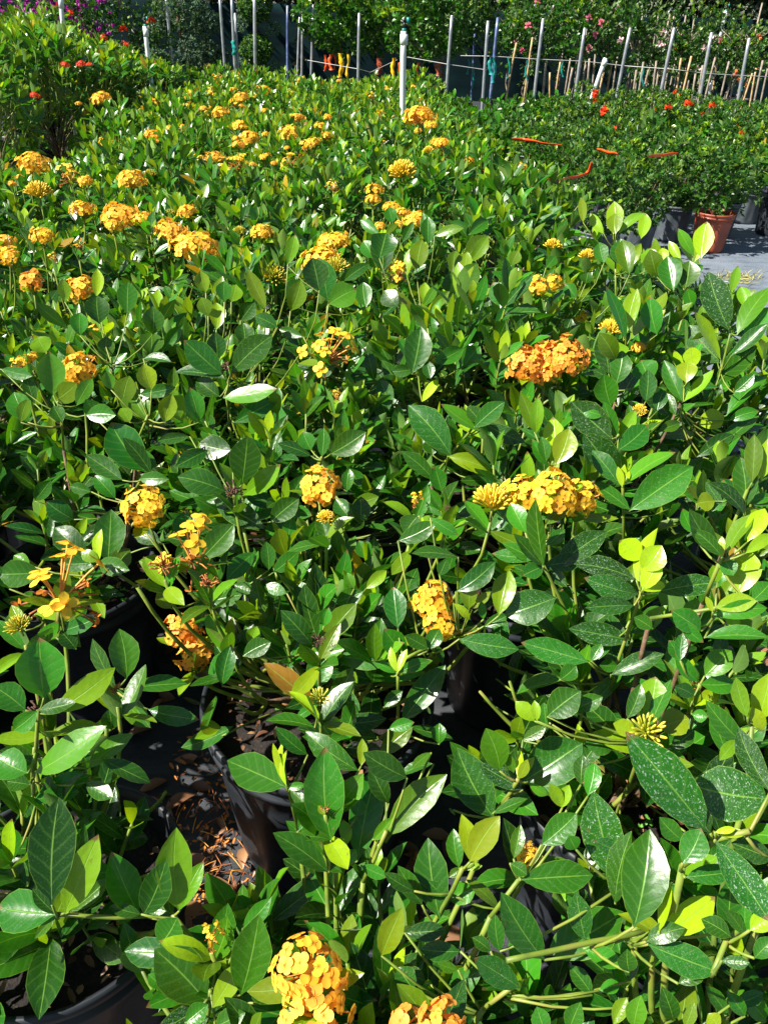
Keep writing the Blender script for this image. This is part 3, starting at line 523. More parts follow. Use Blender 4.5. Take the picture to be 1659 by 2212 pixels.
S 4 1300 700 .76|P 1300 670 1290 730|l 1305 660 1315 565 95 1|l 1340 590 1328 500 80 1.0|l 1295 740 1425 600 45 .65|l 1290 740 1210 560 70 .2|l 1260 800 1210 700 50 .4|l 1280 830 1190 860 55 .5|l 1360 840 1470 800 100 1.0|l 1450 940 1620 800 60 .3 .3|l 1490 820 1620 780 60 .3|l 1470 900 1640 840 50 .2|l 1350 980 1510 880 70 .05|l 1460 1060 1300 1000 80 .2
S 4 1015 880 .76|l 985 900 810 740 150 .15 .8|l 1020 1080 860 870 150 .1 .8|l 1005 900 950 740 70 .3|l 1010 900 1085 770 60 .6|l 950 800 855 770 60 .4|l 1010 950 1140 840 110 .1|l 1230 800 1130 660 90 .05|l 1180 780 1210 690 70 .1|l 1130 740 1140 600 80 .1
S 4 730 1000 .8|l 745 1010 800 855 115 1.0|l 720 1000 730 805 105 .9|l 700 1000 680 890 60 .3|L 720 880 40 1|l 650 870 590 700 60 .6|l 655 880 665 715 60 .6|l 720 1020 640 900 50 .3
S 4 1030 1110 .76|P 1030 1080 1035 1200 1035 1400|l 1035 1100 1260 958 60 .5|l 1060 1210 1335 1020 165 .3 .5|l 1065 1210 905 1095 60 .25|L 1010 1020 30 1|L 1040 1010 30 1|L 1060 1040 25 1|l 1010 1090 900 950 90 .1 .5|l 1150 1190 1340 1080 50 .8|l 1240 1200 1190 1130 60 .3
S 4 1570 1120 .82|l 1560 1200 1540 980 110 .35|l 1590 1090 1600 880 70 .6|l 1630 1080 1659 900 70 .9|l 1460 1190 1390 1085 50 .15 .9|l 1560 1230 1400 1090 60 .1 .6|l 1430 1170 1350 1180 90 .9|l 1560 1180 1680 1150 50 .4|l 1630 1210 1560 1250 80 .8
S 4 540 340 .74|P 300 500 420 420 545 340 600 290|l 545 330 758 262 62 .6|l 545 335 470 225 100 .15 .3|l 550 320 525 170 50 .4|l 320 440 340 380 90 .3|l 470 410 350 450 50 .3|l 290 480 180 345 70 .05 .9|l 340 490 470 470 50 .3|l 300 480 240 350 60 .2|L 470 420 60 .3
S 4 320 265 .72|P 320 270 300 380 270 480|l 320 270 290 180 120 .3|l 330 260 400 140 100 .5|l 350 390 335 280 35 1.0|l 345 190 360 90 60 .8|l 350 120 440 20 90 .6|L 270 300 40 .3
S 4 165 330 .72|P 165 320 163 400|l 168 325 175 222 52 .85|l 190 350 280 262 45 .7|l 150 400 45 255 30 .9|l 140 170 165 40 90 .75|l 100 200 135 60 40 .8|L 230 230 40 .5
S 2 1000 1120 .78|P 1000 1060 1000 1160|l 990 1010 995 868 80 .85|l 1000 1010 1000 920 75 .8|l 1010 1010 1130 920 40 .6|l 1110 1030 1130 920 60 .8|l 860 960 850 850 35 .9|l 950 1010 890 920 40 .8|l 1040 1150 1020 1030 100 .2|l 1340 1130 1400 970 90 1.0|l 1330 1130 1270 990 40 .6|l 1280 1130 1230 1040 40 .9|l 1150 1160 1150 1070 80 .6|l 1210 1150 1200 1070 50 1|l 1260 1180 1240 1110 80 .4|l 1060 1160 1110 1050 50 .8
S 4 1300 260 .8|P 1300 260 1303 330|l 1300 250 1320 130 105 .5|l 1250 260 1225 110 110 .2|l 1370 120 1395 -40 90 .9|l 1340 110 1270 -10 45 .5|l 1180 200 1150 80 90 .6|l 1330 330 1310 250 60 .4|l 1200 90 1200 150 40 1|l 1280 200 1380 150 50 .4
S b 940 1320 .76|P 940 1320 945 1450 945 1600|l 940 1325 920 1085 160 .1|l 880 1240 820 1130 110 .3|l 1140 1310 1180 1120 120 .75|l 1240 1150 1190 955 70 .3|l 920 1100 800 1000 70 .3|l 1000 1020 975 920 90 .3|l 960 1090 1030 1020 45 .7|l 1060 1140 1130 1010 50 .3|l 1260 1100 1440 1050 60 .6|l 1400 1430 1390 1320 180 .3|l 1370 1340 1390 1190 90 .6|l 1480 1260 1590 1095 90 .7|l 1470 1090 1590 1000 90 .3
S b 640 1420 .76|P 640 1420 600 1530|l 600 1500 540 1230 170 .15 .6|l 670 1340 530 1300 60 .3|l 700 1380 860 1270 80 .25|l 350 1500 440 1370 140 .3|l 200 1500 110 1305 60 .75|l 350 1280 400 1090 90 .55|l 620 1480 770 1400 80 .3|l 840 1540 820 1385 120 .3|l 1200 1500 1200 1385 75 .85|l 1230 1540 1340 1440 60 .5|l 1120 1590 1010 1440 45 .85
S c 580 470 .74|l 700 560 840 360 60 .2|l 890 580 840 360 80 .15|l 750 420 700 270 90 .2|l 450 300 300 250 60 .2|l 600 700 400 580 80 .25|l 620 530 410 480 60 .1 .8|l 520 520 640 490 100 .3|l 1000 870 890 620 130 .1|l 1000 880 1115 800 40 .7|l 1010 960 890 940 65 .4|l 1000 920 1180 960 70 .3|l 740 780 740 640 100 .2|l 560 820 430 640 90 .15|l 800 850 650 790 80 .1|l 1040 1430 990 1210 115 .3|l 1210 1180 1060 1010 80 .3|l 900 1140 790 1170 60 .2 .4|l 1130 1190 930 1040 160 .15 .4|l 1300 1360 1200 1230 120 .25|l 1310 1390 1500 1420 70 .35|l 1400 1530 1220 1440 70 .3 .3|l 1240 1530 1130 1430 90 .4|l 1060 1540 1180 1480 60 .8|l 1540 860 1310 720 50 .3|l 760 780 720 880 60 .3|l 640 1020 560 870 90 .3|l 650 1020 840 890 110 .45|l 560 1040 520 890 100 .3|l 510 1060 300 950 70 .1|l 500 600 580 660 80 .4|l 640 790 720 680 60 .4|l 1010 1520 870 1440 90 .4
S 3 985 980 .74|P 985 980 985 1070 990 1180|l 960 955 795 805 125 .15 .6|l 1000 945 1177 785 128 .4 .6|l 975 975 755 945 55 .05 .9|l 965 1055 1197 1015 75 .5|l 940 890 930 770 90 .1|l 1010 1161 1200 1060 90 .1|l 950 1050 850 970 90 .25|l 620 885 740 900 40 .2 .8|l 1200 750 1100 700 70 .15 .5
S 3 270 1100 .76|P 250 1070 265 1150 275 1280|l 230 1045 212 855 125 .5|l 230 1070 330 990 100 .75|l 150 1080 110 960 60 .3|l 330 1090 400 970 70 .5|l 370 1130 500 1130 90 .3|l 120 1161 60 1030 110 .4|l 5 930 140 960 60 .3|l 200 860 160 790 100 .7|l 90 1161 120 1060 60 .7|l 270 1161 230 1090 70 .4
S 3 640 1130 .76|l 655 1022 620 908 92 1|l 640 1150 570 1020 140 .55|l 710 1161 745 1040 85 .85|l 530 1090 560 960 100 .65|l 790 1161 740 1010 90 .6|l 860 1161 820 1010 90 .35|l 480 1020 460 940 60 .5|l 600 1040 760 1010 60 .2|l 430 1160 370 1060 80 .3|l 560 1161 520 1100 70 .7
S 3 460 900 .74|P 480 880 490 960|l 550 690 555 552 95 .3|l 430 735 420 612 112 .3|l 660 782 660 658 98 .45|l 935 760 935 643 80 .85|l 970 640 970 548 75 .35|l 650 865 655 768 112 .5|l 460 890 460 788 78 .5|l 345 785 345 685 82 .4|l 1245 475 1275 350 58 .6|l 1255 680 1300 545 90 .7|l 1380 590 1350 448 125 .2 .4|l 1420 650 1540 585 120 .5|l 415 620 420 495 50 .95|l 1150 670 1070 500 60 .8|l 890 600 865 505 70 .8|l 280 640 270 540 60 .8|l 1040 720 1100 640 80 .3|l 1060 830 1050 730 90 .35|l 700 860 790 740 60 .4|l 900 700 870 620 70 .7|l 1000 640 1020 565 80 .7
S 4 90 330 .72|l 60 330 0 260 90 .2|l -20 120 10 10 130 .1|l 190 60 190 -60 70 .3|l 550 150 580 85 60 .7|l 700 160 740 110 50 .3|l 1060 190 1030 40 90 .55|l 950 140 930 50 70 .3|l 870 230 880 180 60 .4|l 620 390 640 340 50 .7|l 660 400 660 345 40 .7|l 780 460 810 380 80 .1|l 700 430 730 370 60 .4|l 830 290 780 230 60 .2
"""
HEADLIST = """
a R 40 60 95 1.1;a R 240 25 40 1.1;a R 770 20 60 .9;a R 400 145 60 1;a R 500 140 62 1;a R 550 148 40 1;a R 930 130 55 .85;a R 210 335 30 1;a R 700 30 40 1
a F 1285 155 70;a U 1340 240 70;a F 1475 230 60;a U 1300 320 45;a F 1440 300 50;a F 1490 340 90;a U 1450 390 60;a F 1620 295 90;a F 1490 405 40
a F 625 335 110 .85;a F 485 390 45 .8;a F 980 385 70;a F 1255 415 50;a F 1365 430 90;a U 890 445 55;a F 1490 505 100;a F 950 570 110;a F 1050 555 125;a F 1130 530 50;a F 1460 600 60;a F 1540 580 110;a F 1640 575 50
a F 1320 700 100;a U 1250 730 80;a U 1380 770 80;a U 1460 750 95;a F 1560 765 50;a F 1640 710 70
a F 200 730 180;a F 120 840 45;a F 70 880 45;a U 430 830 100;a F 520 855 90;a F 800 830 170;a L 930 840 80;a L 1230 860 110;a Y 240 955 140
a F 505 1020 130;a F 740 1040 220;a F 890 1080 120;a F 690 1120 110;a F 1160 1035 110;a B 1050 1070 50;a F 1040 1140 190;a F 1200 1220 260;a F 1610 1160 130;a L 1480 1190 80
a F 30 1230 90;a F 60 1310 110;a U 320 1350 70;a F 250 1180 130;a F 190 1460 130;a F 500 1500 160;a U 470 1260 70
b F 1165 315 170 .85;b F 1240 395 85 .8;b F 1300 495 100;b F 405 345 90;b F 370 430 130;b F 510 495 90;b F 350 545 40;b U 870 225 50;b F 885 190 30;b F 600 350 60;b F 440 120 60;b F 210 600 60;b F 270 640 50;b Y 1225 575 70;b Y 1065 710 150;b F 890 790 100;b F 880 850 90;b F 990 900 100;b F 1060 930 90;b F 1150 960 130;b F 925 1020 85;b F 1040 1010 60;b U 635 785 80;b F 640 1080 175;b F 560 1200 200;b L 270 1340 150;b L 660 1295 150;b U 1040 1290 110
2 F 590 710 60;2 F 680 730 45;2 Y 730 1065 80;2 Y 880 1110 80
4 F 600 225 95 .82;4 F 670 220 95 .83;4 F 740 205 80 .82;4 Y 640 240 80 .8;4 U 60 155 80;4 F 860 365 70 .66;4 Y 980 430 110;4 F 620 540 190 .78;4 F 790 500 190 .8;4 F 705 510 150 .79;4 F 705 590 120 .76;4 F 1105 490 50;4 Y 1105 775 60;4 B 180 560 80
4 F 621 1100 190 .8;4 F 740 1085 220 .82;4 F 850 1120 170 .8;4 Y 470 1180 190 .78
c U 590 350 250 .79;c F 550 1160 270;c Y 590 1420 90;c B 1205 445 100;c W 1110 1460 110;c U 1140 1290 60;c D 1570 790 60;c D 1340 1350 50;c U 640 650 60
5 F 620 320 200;5 U 230 690 290;5 U 820 520 240;5 W 700 600 110;5 W 900 680 90;5 F 790 870 170 .5;5 F 840 980 140 .48;5 D 170 1235 120;5 L 85 880 110;5 B 1385 1180 75;5 D 1375 930 60;5 D 1010 285 95;5 W 490 1145 60
6 F 205 400 190 .68;6 F 240 510 140 .66;6 B 1140 985 135 .67;6 W 1365 795 70
7 F 1340 990 300 .64;7 F 1370 1150 310 .62;7 U 900 890 50;7 W 1400 340 40
8 F 100 1250 190 .6;8 F 250 1240 220 .62;8 F 625 540 60 .6;8 W 1320 1240 60
3 D 960 915 90;3 F 335 890 170 .78;3 F 130 870 55 .77;3 U 90 895 60 .77;3 F 410 750 60 .74;3 U 935 820 50 .74;3 B 600 765 40
"""
TONE = {('4', 621): 0.0, ('4', 740): 0.0, ('4', 850): .06, ('4', 620): .85, ('4', 790): .75, ('4', 705): .6, ('8', 100): .95, ('8', 250): .8, ('7', 1340): .5, ('7', 1370): .45, ('7', 900): .9, ('c', 550): .4, ('5', 620): .05, ('6', 205): .4, ('6', 240): .4, ('a', 190): .7, ('a', 1160): .5, ('b', 1165): .5, ('b', 1150): .4, ('5', 790): .7, ('5', 840): .6}
def hd(py):
    return float(np.interp(py, [0, 500, 1100, 1500, 1900, 2212], [.765, .755, .73, .68, .60, .56]))

# ------------------------------------------------------------------ ixora field
NEARB = {'A': (-.107, .97, .205, .38), 'B': (-.66, 1.30, .17, .38), 'C': (-.43, .60, .165, .38), 'E': (.40, .80, .17, .38), 'G': (-.03, .36, .17, .36), 'F': (.40, .34, .17, .36),
         'J': (-.20, 1.46, .17, .38), 'K': (.30, 1.34, .17, .38), 'L': (.80, 1.16, .17, .38), 'M': (.84, .66, .17, .38), 'N': (-.64, 1.72, .17, .38), 'O': (-1.08, 1.5, .17, .38), 'P': (-.92, .88, .17, .38), 'Q': (-1.02, 1.22, .17, .38), 'R': (-1.12, 1.98, .17, .38)}
r = random.Random(3)
def xmax(Y):
    return float(np.interp(Y, [0, 2.5, 3.0, 4.2, 7, 11], [1.5, 1.42, 1.0, .72, .42, .30]))
bushes = []
for k, (x, y, pr, ph) in NEARB.items(): bushes.append(dict(k=k, x=x, y=y, row=0, near=True, pr=pr, ph=ph, heads=[], shoots=[], block=1))
row = 0; Y = 1.86
while Y < 10.6:
    xx = xmax(Y)-.12-(.0 if row % 2 else .21); xl = max(-2.1, -(.56*Y+.35)); col = 0
    if row == 0: xl = -.95
    while xx > xl:
        bushes.append(dict(k='', x=xx+r.uniform(-.04, .04), y=Y+r.uniform(-.05, .05), row=row, col=col, near=False, heads=[], shoots=[], block=1)); xx -= .44; col += 1
    row += 1; Y += .42
row = 0; Y = 4.75
while Y < 10.4:
    xl = -(.56*Y+.3); xx = -2.5-(.0 if row % 2 else .2)-.02*(Y-4.7); col = 0
    while xx > xl:
        bushes.append(dict(k='', x=xx+r.uniform(-.05, .05), y=Y+r.uniform(-.05, .05), row=row, col=col, near=False, heads=[], shoots=[], block=2)); xx -= .5; col += 1
    row += 1; Y += .5
def nearest(p, block=None):
    q = [b for b in bushes if block is None or b['block'] == block]
    return min(q, key=lambda b: (b['x']-p[0])**2+(b['y']-p[1])**2)
for part in HEADLIST.strip().replace('\n', ';').split(';'):
    f = part.split()
    if not f: continue
    c, kind, x, y, wpx = f[0], f[1], float(f[2]), float(f[3]), float(f[4])
    px, py = D(c, x, y); h = float(f[5]) if len(f) > 5 else hd(py)
    if c in 'ab' and kind in 'FUY': wpx *= 1.2 if wpx > 85 else 1.0; h += .03
    if kind == 'U': wpx *= 1.25
    if kind == 'R' : h = 1.12 if px < 200 else .95
    p = at(px, py, h); z = proj(p)[2]; wd = wpx/CROP[c][2]*.8295/FD*z
    if kind == 'R' and p[0] > -2.3: b = nearest(p, 1)
    else: b = nearest(p, 2 if kind == 'R' else 1)
    b['heads'].append((kind, p, wd, TONE.get((c, int(x))), c+f[2]))
SH = []
for line in NEAR.strip().split('\n'):
    parts = line.split('|'); s = parts[0].split(); c = s[1]; nx_, ny_ = D(c, float(s[2]), float(s[3])); h = float(s[4])
    p = at(nx_, ny_, h); z = proj(p)[2]; poly = None; lv = []
    rr = np.random.default_rng(abs(hash(line)) % 1000 if False else int(float(s[2])*7+float(s[3])) % 9999)
    for q in parts[1:]:
        g = q.split(); v = [float(a) for a in g[1:]]
        if g[0] == 'P': poly = [atd(*D(c, v[i], v[i+1]), z*(1+.012*i)) for i in range(0, len(v), 2)]; continue
        if g[0] == 'L': bx, by = float(s[2]), float(s[3]); tx, ty, wd, ag = v[:4]; sp = v[4:]
        else: bx, by, tx, ty, wd, ag = v[:6]; sp = v[6:]
        zb = z*(1+rr.normal(0, .012)); 
        if g[0] == 'l' and math.hypot(bx-float(s[2]), by-float(s[3])) > 130: zb = z*(1+rr.uniform(-.02, .05))
        Bp = atd(*D(c, bx, by), zb); sc = .8295/CROP[c][2]/FD*zb; Lp = math.hypot(tx-bx, ty-by)*sc
        lean = rr.uniform(-.35, .35)
        if ty > by: lean -= .2
        Tp = atd(*D(c, tx, ty), zb+lean*Lp); L3 = np.linalg.norm(Tp-Bp); W = wd*sc; Wr = max(W*.88, .34*L3)
        ax = (Tp-Bp)/L3; nc = CP-Bp; nc = nc-ax*(nc@ax); nc /= np.linalg.norm(nc); sd1 = np.cross(ax, nc); ang = math.acos(min(1, W/Wr))
        cand = [nc*math.cos(ang)+sd1*math.sin(ang)*sg for sg in (1, -1)]; n = max(cand, key=lambda a: a[2]-.5*a[0]); 
        if ag >= 1.04 and ag < 1.1: pass
        n = n+np.array([0, 0, .12]); lv.append((Bp, Tp, n, Wr*1.04, (ag+.06 if ag < .7 else ag), sp[0] if sp else rr.uniform(0, .35)))
    b = nearest(p, 1); b['shoots'].append((p, poly, lv))

POT3 = pot_mesh('nursery pot', .17, .38, M_POT); POTA = pot_mesh('nursery pot', .205, .38, M_POT); POTF = pot_mesh('nursery pot', .165, .34, M_POT, 40); POTS_ = pot_mesh('nursery pot', .14, .26, M_POTG, 60); POTT = pot_mesh('terracotta pot', .14, .27, M_TERRA, 72)
SO3 = soil_mesh('soil', .161, .335); SOA = soil_mesh('soil', .194, .335); SOF = soil_mesh('soil', .155, .30, 4, 20); SOS = soil_mesh('soil', .13, .225, 4, 24)
# shared foliage for the rows further back
VAR = []
for i in range(7):
    fm, sm, lv, tips = bush_meshes(100+i, .31, .74, .27, 27, .092, 1)
    flush(fm, lv, 1); VAR.append((fm.mesh('ixora foliage'), sm.mesh('ixora stems'), tips))
VFAR = []
for i in range(5):
    fm, sm, lv, tips = bush_meshes(200+i, .31, .75, .275, 26, .094, 2)
    flush(fm, lv, 2); VFAR.append((fm.mesh('ixora foliage'), sm.mesh('ixora stems'), tips))
TALL = []
for i in range(4):
    fm, sm, lv, tips = bush_meshes(300+i, .31, 1.08, .33, 38, .108, 2, side=.5)
    flush(fm, lv, 2); TALL.append((fm.mesh('red ixora foliage'), sm.mesh('red ixora stems'), tips))

hcount = {}
def add_head(root, kind, p, wd, tone, near, rot=None, sc_parent=1.0):
    """p in world space"""
    base_w = {'F': .108, 'U': .082, 'B': .042, 'L': .062, 'Y': .085, 'D': .038, 'W': .042, 'R': .108}[kind]
    a = r.uniform(0, 6.28)
    tl = (r.uniform(-.25, .25)+.25*near, r.uniform(-.25, .25), a)
    if near and kind == 'F' and wd > .03:
        R = wd/2/1.04; me = head_mesh('flower head', R, .0175 if wd > .06 else .0165, int(p[0]*1000+p[1]*777) & 1023, tone=r.uniform(.05, .4) if tone is None else tone, squash=r.uniform(.55, .8), full=1.12, lod=1)
        o = link('flower_head', me, root, sc=(1, 1, 1)); off = R*.75
        tl = (.55, r.uniform(-.15, .15), r.uniform(-.3, .3))
    else:
        me = r.choice(HEADS[kind]); s = wd/base_w; s = min(max(s, .35), 2.0); o = link(HNAME[kind], me, root, sc=(s, s, s)); off = {'F': .045, 'U': .03, 'R': .045}.get(kind, .012)*s
    o.location = Vector(p)-root.location-Vector((0, 0, off)); o.rotation_euler = tl
    return o

for b in bushes:
    if b['block'] == 1 and b['y'] > 4.2:
        for _ in range(r.choice([0, 0, 0, 1, 1])):
            a = r.uniform(0, 6.28); q = r.uniform(0, .2); b['heads'].append((r.choice('FFU'), np.array([b['x']+q*math.cos(a), b['y']+q*math.sin(a), r.uniform(.72, .78)]), r.uniform(.06, .11), None, ''))
def side_word(px): return 'far left' if px < 280 else 'left' if px < 620 else 'centre' if px < 1050 else 'right' if px < 1380 else 'far right'
NEARLAB = {'A': 'ixora bush in the big black pot at lower centre with open bark surface', 'B': 'ixora bush on the left edge with straggly sparse yellow flowers above its black pot', 'C': 'ixora bush in the black pot in the bottom left corner',
  'E': 'tall ixora bush at right with brown forked stem and water-spotted leaves', 'G': 'ixora bush at the bottom centre carrying the large orange flower head', 'F': 'ixora bush in the bottom right corner with a horizontal yellow stem',
  'J': 'ixora bush behind the big black pot with a round orange-yellow head', 'K': 'ixora bush bearing the wide yellow flower head with green-yellow buds, right of centre', 'L': 'ixora bush with long upright spotted leaves at the right edge',
  'M': 'ixora bush on the right edge with large leaves nearest the camera', 'N': 'ixora bush left of centre with rounded upright leaves behind the bare-soil pot', 'O': 'ixora bush on the left edge behind the sparse straggly flowers', 'P': 'ixora bush cut by the left edge low in the photo with a dead flower head'}
NEARLAB['R'] = 'ixora bush on the left edge, farther back than the other edge bushes'
NEARLAB['Q'] = 'ixora bush on the left edge directly beside the straggly-flowered one, dense dark leaves'
bid = 0; used_labels = set()
ORD = ['first', 'second', 'third', 'fourth', 'fifth', 'sixth', 'seventh', 'eighth', 'ninth', 'tenth', 'eleventh', 'twelfth', 'thirteenth', 'fourteenth', 'fifteenth', 'sixteenth', 'seventeenth', 'eighteenth', 'nineteenth', 'twentieth', 'twenty-first', 'twenty-second', 'twenty-third']
NUM = ['no', 'one', 'two', 'three', 'four', 'five', 'six', 'seven', 'eight', 'nine', 'ten']
nearmade = {}
for b in bushes:
    x, y = b['x'], b['y']; px, py, z = proj((x, y, .6)); 
    for hk, p, wd, tone, nm in b['heads']: pass
    if not b['near'] and (px < -130 or px > 1790): 
        if not b['heads'] and not b['shoots']: continue
    nf = sum(1 for q in b['heads'] if q[0] in 'FUR'); bid += 1
    if b['near']: lab = NEARLAB[b['k']]
    elif b['block'] == 1:
        fl = f"with {NUM[min(nf, 10)]} yellow head{'s' if nf != 1 else ''}" if nf else ("without open flowers" if not b['heads'] else "in green-yellow bud")
        lab = f"ixora bush {fl}, {ORD[b['row']]} row of the main bed, {ORD[b['col']]} from the aisle"
    else:
        lab = f"tall ixora bush {'with red flowers' if nf else 'without flowers'}, back-left bed, {ORD[b['row']]} row, {ORD[b['col']]} from its right end"
    grp = 'ixora bushes in the main bed' if b['block'] == 1 else 'tall red-flowered ixora bushes in the back-left bed'
    root = empty('ixora_bush', (x, y, 0), lab, 'shrub', grp); root.rotation_euler = (0, 0, 0)
    soilz = .335
    if b['near']:
        big = b['k'] == 'A'
        link('pot', POTA if big else POT3, root, rot=(0, 0, r.uniform(0, 3))); link('soil', SOA if big else SO3, root, rot=(0, 0, r.uniform(0, 6)))
        fm = MB(); sm = MB(); lv = []; n_r, rad, top, lowk = {'A': (28, .23, .62, 1), 'B': (12, .22, .62, 1), 'C': (17, .17, .53, 1), 'E': (34, .28, .64, 1), 'G': (34, .25, .50, 1), 'F': (34, .28, .54, 1), 'J': (50, .30, .68, 1), 'K': (46, .29, .70, 1), 'L': (44, .30, .72, 1), 'M': (42, .28, .64, 1), 'N': (44, .29, .70, 1), 'O': (44, .3, .70, 1), 'P': (24, .24, .6, 1), 'Q': (34, .3, .66, 1), 'R': (44, .3, .7, 1)}[b['k']]
        fm, sm, lv, tips = bush_meshes(ord(b['k']), soilz, top, rad, n_r, .085, 0)
        lv = [(np.asarray(q[0])+[x, y, 0], np.asarray(q[1])+[x, y, 0], q[2], q[3], q[4]) for q in lv]
        # the aisle, the bark surfaces and the gap right of the big pot stay open
        def opened(q):
            mx, my, _ = proj((np.asarray(q[0])+np.asarray(q[1]))/2)
            return any(a0 < mx < a1 and b0 < my < b1 for a0, b0, a1, b1 in ((930, 1395, 1115, 1590), (295, 1255, 445, 1890), (470, 1430, 650, 1800), (130, 2050, 275, 2150), (290, 1800, 600, 1940), (470, 1560, 600, 1900)))
        lv = [q for q in lv if not opened(q)]
        flush(fm, [(q[0]-[x, y, 0], q[1]-[x, y, 0], q[2], q[3], q[4]) for q in lv], 0)
    elif b['block'] == 1:
        src = VAR if y < 4.3 else VFAR; v = r.choice(src); rz = r.uniform(0, 6.28); s = r.uniform(.9, 1.08); sz = s*r.uniform(.88, 1.08)
        link('pot', POTF, root); link('soil', SOF, root)
        link('foliage', v[0], root, rot=(0, 0, rz), sc=(s, s, sz)); link('branching_stem', v[1], root, rot=(0, 0, rz), sc=(s, s, sz))
    else:
        v = r.choice(TALL); rz = r.uniform(0, 6.28); s = r.uniform(.95, 1.1); px_, _, _ = proj((x, y, 1.0)); hh = aty(px_, float(np.interp(px_, [0, 100, 200, 330, 450], [34, 50, 84, 126, 146])), y)[2]; sz = min(max(hh/1.14, .66), 1.0 if y < 5.3 else 1.2)
        link('pot', POTF, root); link('soil', SOF, root)
        link('foliage', v[0], root, rot=(0, 0, rz), sc=(s, s, sz)); link('branching_stem', v[1], root, rot=(0, 0, rz), sc=(s, s, sz))
    # shoots traced from the photograph
    if b['near'] is False and (b['shoots'] or b['heads']): fm, sm = MB(), MB()
    ex = False
    O = np.array([x, y, 0])
    for p, poly, lv in b['shoots']:
        ex = True; B_ = np.array([q[0] for q in lv])-O; T_ = np.array([q[1] for q in lv])-O; n = len(lv)
        ag = np.array([q[4] for q in lv])
        leaves(fm, B_, T_, np.array([q[2] for q in lv]), np.array([q[3] for q in lv]), M_LEAF, age=ag, spot=np.array([q[5] for q in lv]), lod=0, fold=rng.uniform(.08, .42, n), arch=rng.uniform(-.02, .09, n))
        if poly is None: poly = [p, p+(np.array([x, y, soilz])-p)*.15]
        end = poly[-1]; tgt = np.array([x+(end[0]-x)*.15, y+(end[1]-y)*.15, soilz]); 
        tube(sm, np.vstack([poly[0], (poly[0]+poly[1])/2, poly[1:]])-O, .0025, M_STEM, 7)
        tube(sm, bez(poly[-1], [poly[-1][0]*.75+tgt[0]*.25, poly[-1][1]*.75+tgt[1]*.25, poly[-1][2]*.3+tgt[2]*.7], tgt, 9)-O, np.linspace(.0030, .0045, 9), M_BARK if b['k'] in ('E', 'K', 'B') else M_STEM, 7)
        for q in lv:   # short twig from each leaf base towards its stem
            d0 = min(poly, key=lambda a: np.linalg.norm(a-q[0])); L = np.linalg.norm(d0-q[0])
            if L > .012 and L < .2: tube(sm, bez(q[0], (q[0]+d0)/2-[0, 0, L*.3], d0-[0, 0, L*.2], 4)-O, [.0012, .0014, .0016, .0016], M_STEM, 5)
            elif L >= .2: tube(sm, bez(q[0], [q[0][0], q[0][1], q[0][2]*.6+tgt[2]*.4], tgt, 8)-O, .0017, M_STEM, 5)
    for hk, p, wd, tone, nm in b['heads']:
        add_head(root, hk, p, wd, tone, z < 2.6 or b['near'])
        tgt = np.array([x, y, soilz+.03]); top = np.asarray(p)-[0, 0, .02]
        if (b['near'] or y < 5) and math.hypot(p[0]-x, p[1]-y) < .45 and hk != 'R':
            ex = True
            if not b['near'] or True: tube(sm, bez(top-[0, 0, .015], [top[0], top[1], (top[2]+tgt[2])/2], tgt, 7)-O, np.linspace(.0026, .004, 7), M_STEM, 5)
            lv = []; nn = np.random.default_rng(int(abs(top[0])*1e4)); shoot(lv, top-[0, 0, .03], [nn.normal(0, .2), nn.normal(0, .2)+.1, 1], .08, 2, nn, True); fm_lod = 0 if b['near'] else 1
            flush(fm, [(q[0]-O, q[1]-O, q[2], q[3], q[4]) for q in lv], fm_lod)
    if b['near']: nearmade[b['k']] = (root, b['pr'], ord(b['k']))
    if b['near']: fm.build('foliage', root); sm.build('branching_stem', root)
    elif ex:
        if fm.V: fm.build('foliage', root)
        sm.build('flower_stalk', root)


# ------------------------------------------------------------------ shrubs, trees, stakes and the rest beyond the bed
def tuft_crown(mb, rx, rz, cz, ntuft, per, L, wr, mat, seed, lump=.12, age=(0, .55), inner=.25, young=.12, cx=0, cy=0, up=.25, lod=3, zmin=None):
    r_ = np.random.default_rng(seed); B = []; T = []; NN = []; A = []
    ph = r_.random(6)*6.28
    for i in range(ntuft):
        u = unit(r_.normal(0, 1, 3)); 
        lumpy = 1+lump*(math.sin(3*u[0]+ph[0])*math.cos(4*u[1]+ph[1])+.7*math.sin(7*u[2]+ph[2]+3*u[0])+.5*math.sin(9*u[1]+ph[3]))
        k = r_.uniform(.35, .8) if r_.random() < inner else r_.uniform(.86, 1.04)
        p = np.array([u[0]*rx, u[1]*rx, u[2]*rz])*lumpy*k+[cx, cy, cz]
        if zmin is not None and p[2] < zmin: continue
        d = unit(u+[0, 0, up]+r_.normal(0, .3, 3)); yg = r_.random() < young and u[2] > -.1
        ref = unit(np.cross(d, [.31, .5, .77])); ref2 = np.cross(d, ref)
        for j in range(per):
            a = j*2.4+r_.random(); el = r_.uniform(.35, 1.25); ld = unit(d*math.cos(el)+(ref*math.cos(a)+ref2*math.sin(a))*math.sin(el))
            b = p-d*L*r_.uniform(0, .9); B.append(b); T.append(b+ld*L*r_.uniform(.75, 1.15)); NN.append(d-ld*(d@ld)+r_.normal(0, .25, 3)); A.append(r_.uniform(.7, 1) if yg and el < .9 else r_.uniform(*age))
    B = np.array(B); T = np.array(T); Ls = np.linalg.norm(T-B, axis=1)
    leaves(mb, B, T, np.array(NN), Ls*wr, mat, age=np.array(A), lod=lod, fold=.2, arch=.05)
def crown_mesh(name, *a, **k):
    mb = MB(); tuft_crown(mb, *a, **k); return mb.mesh(name)
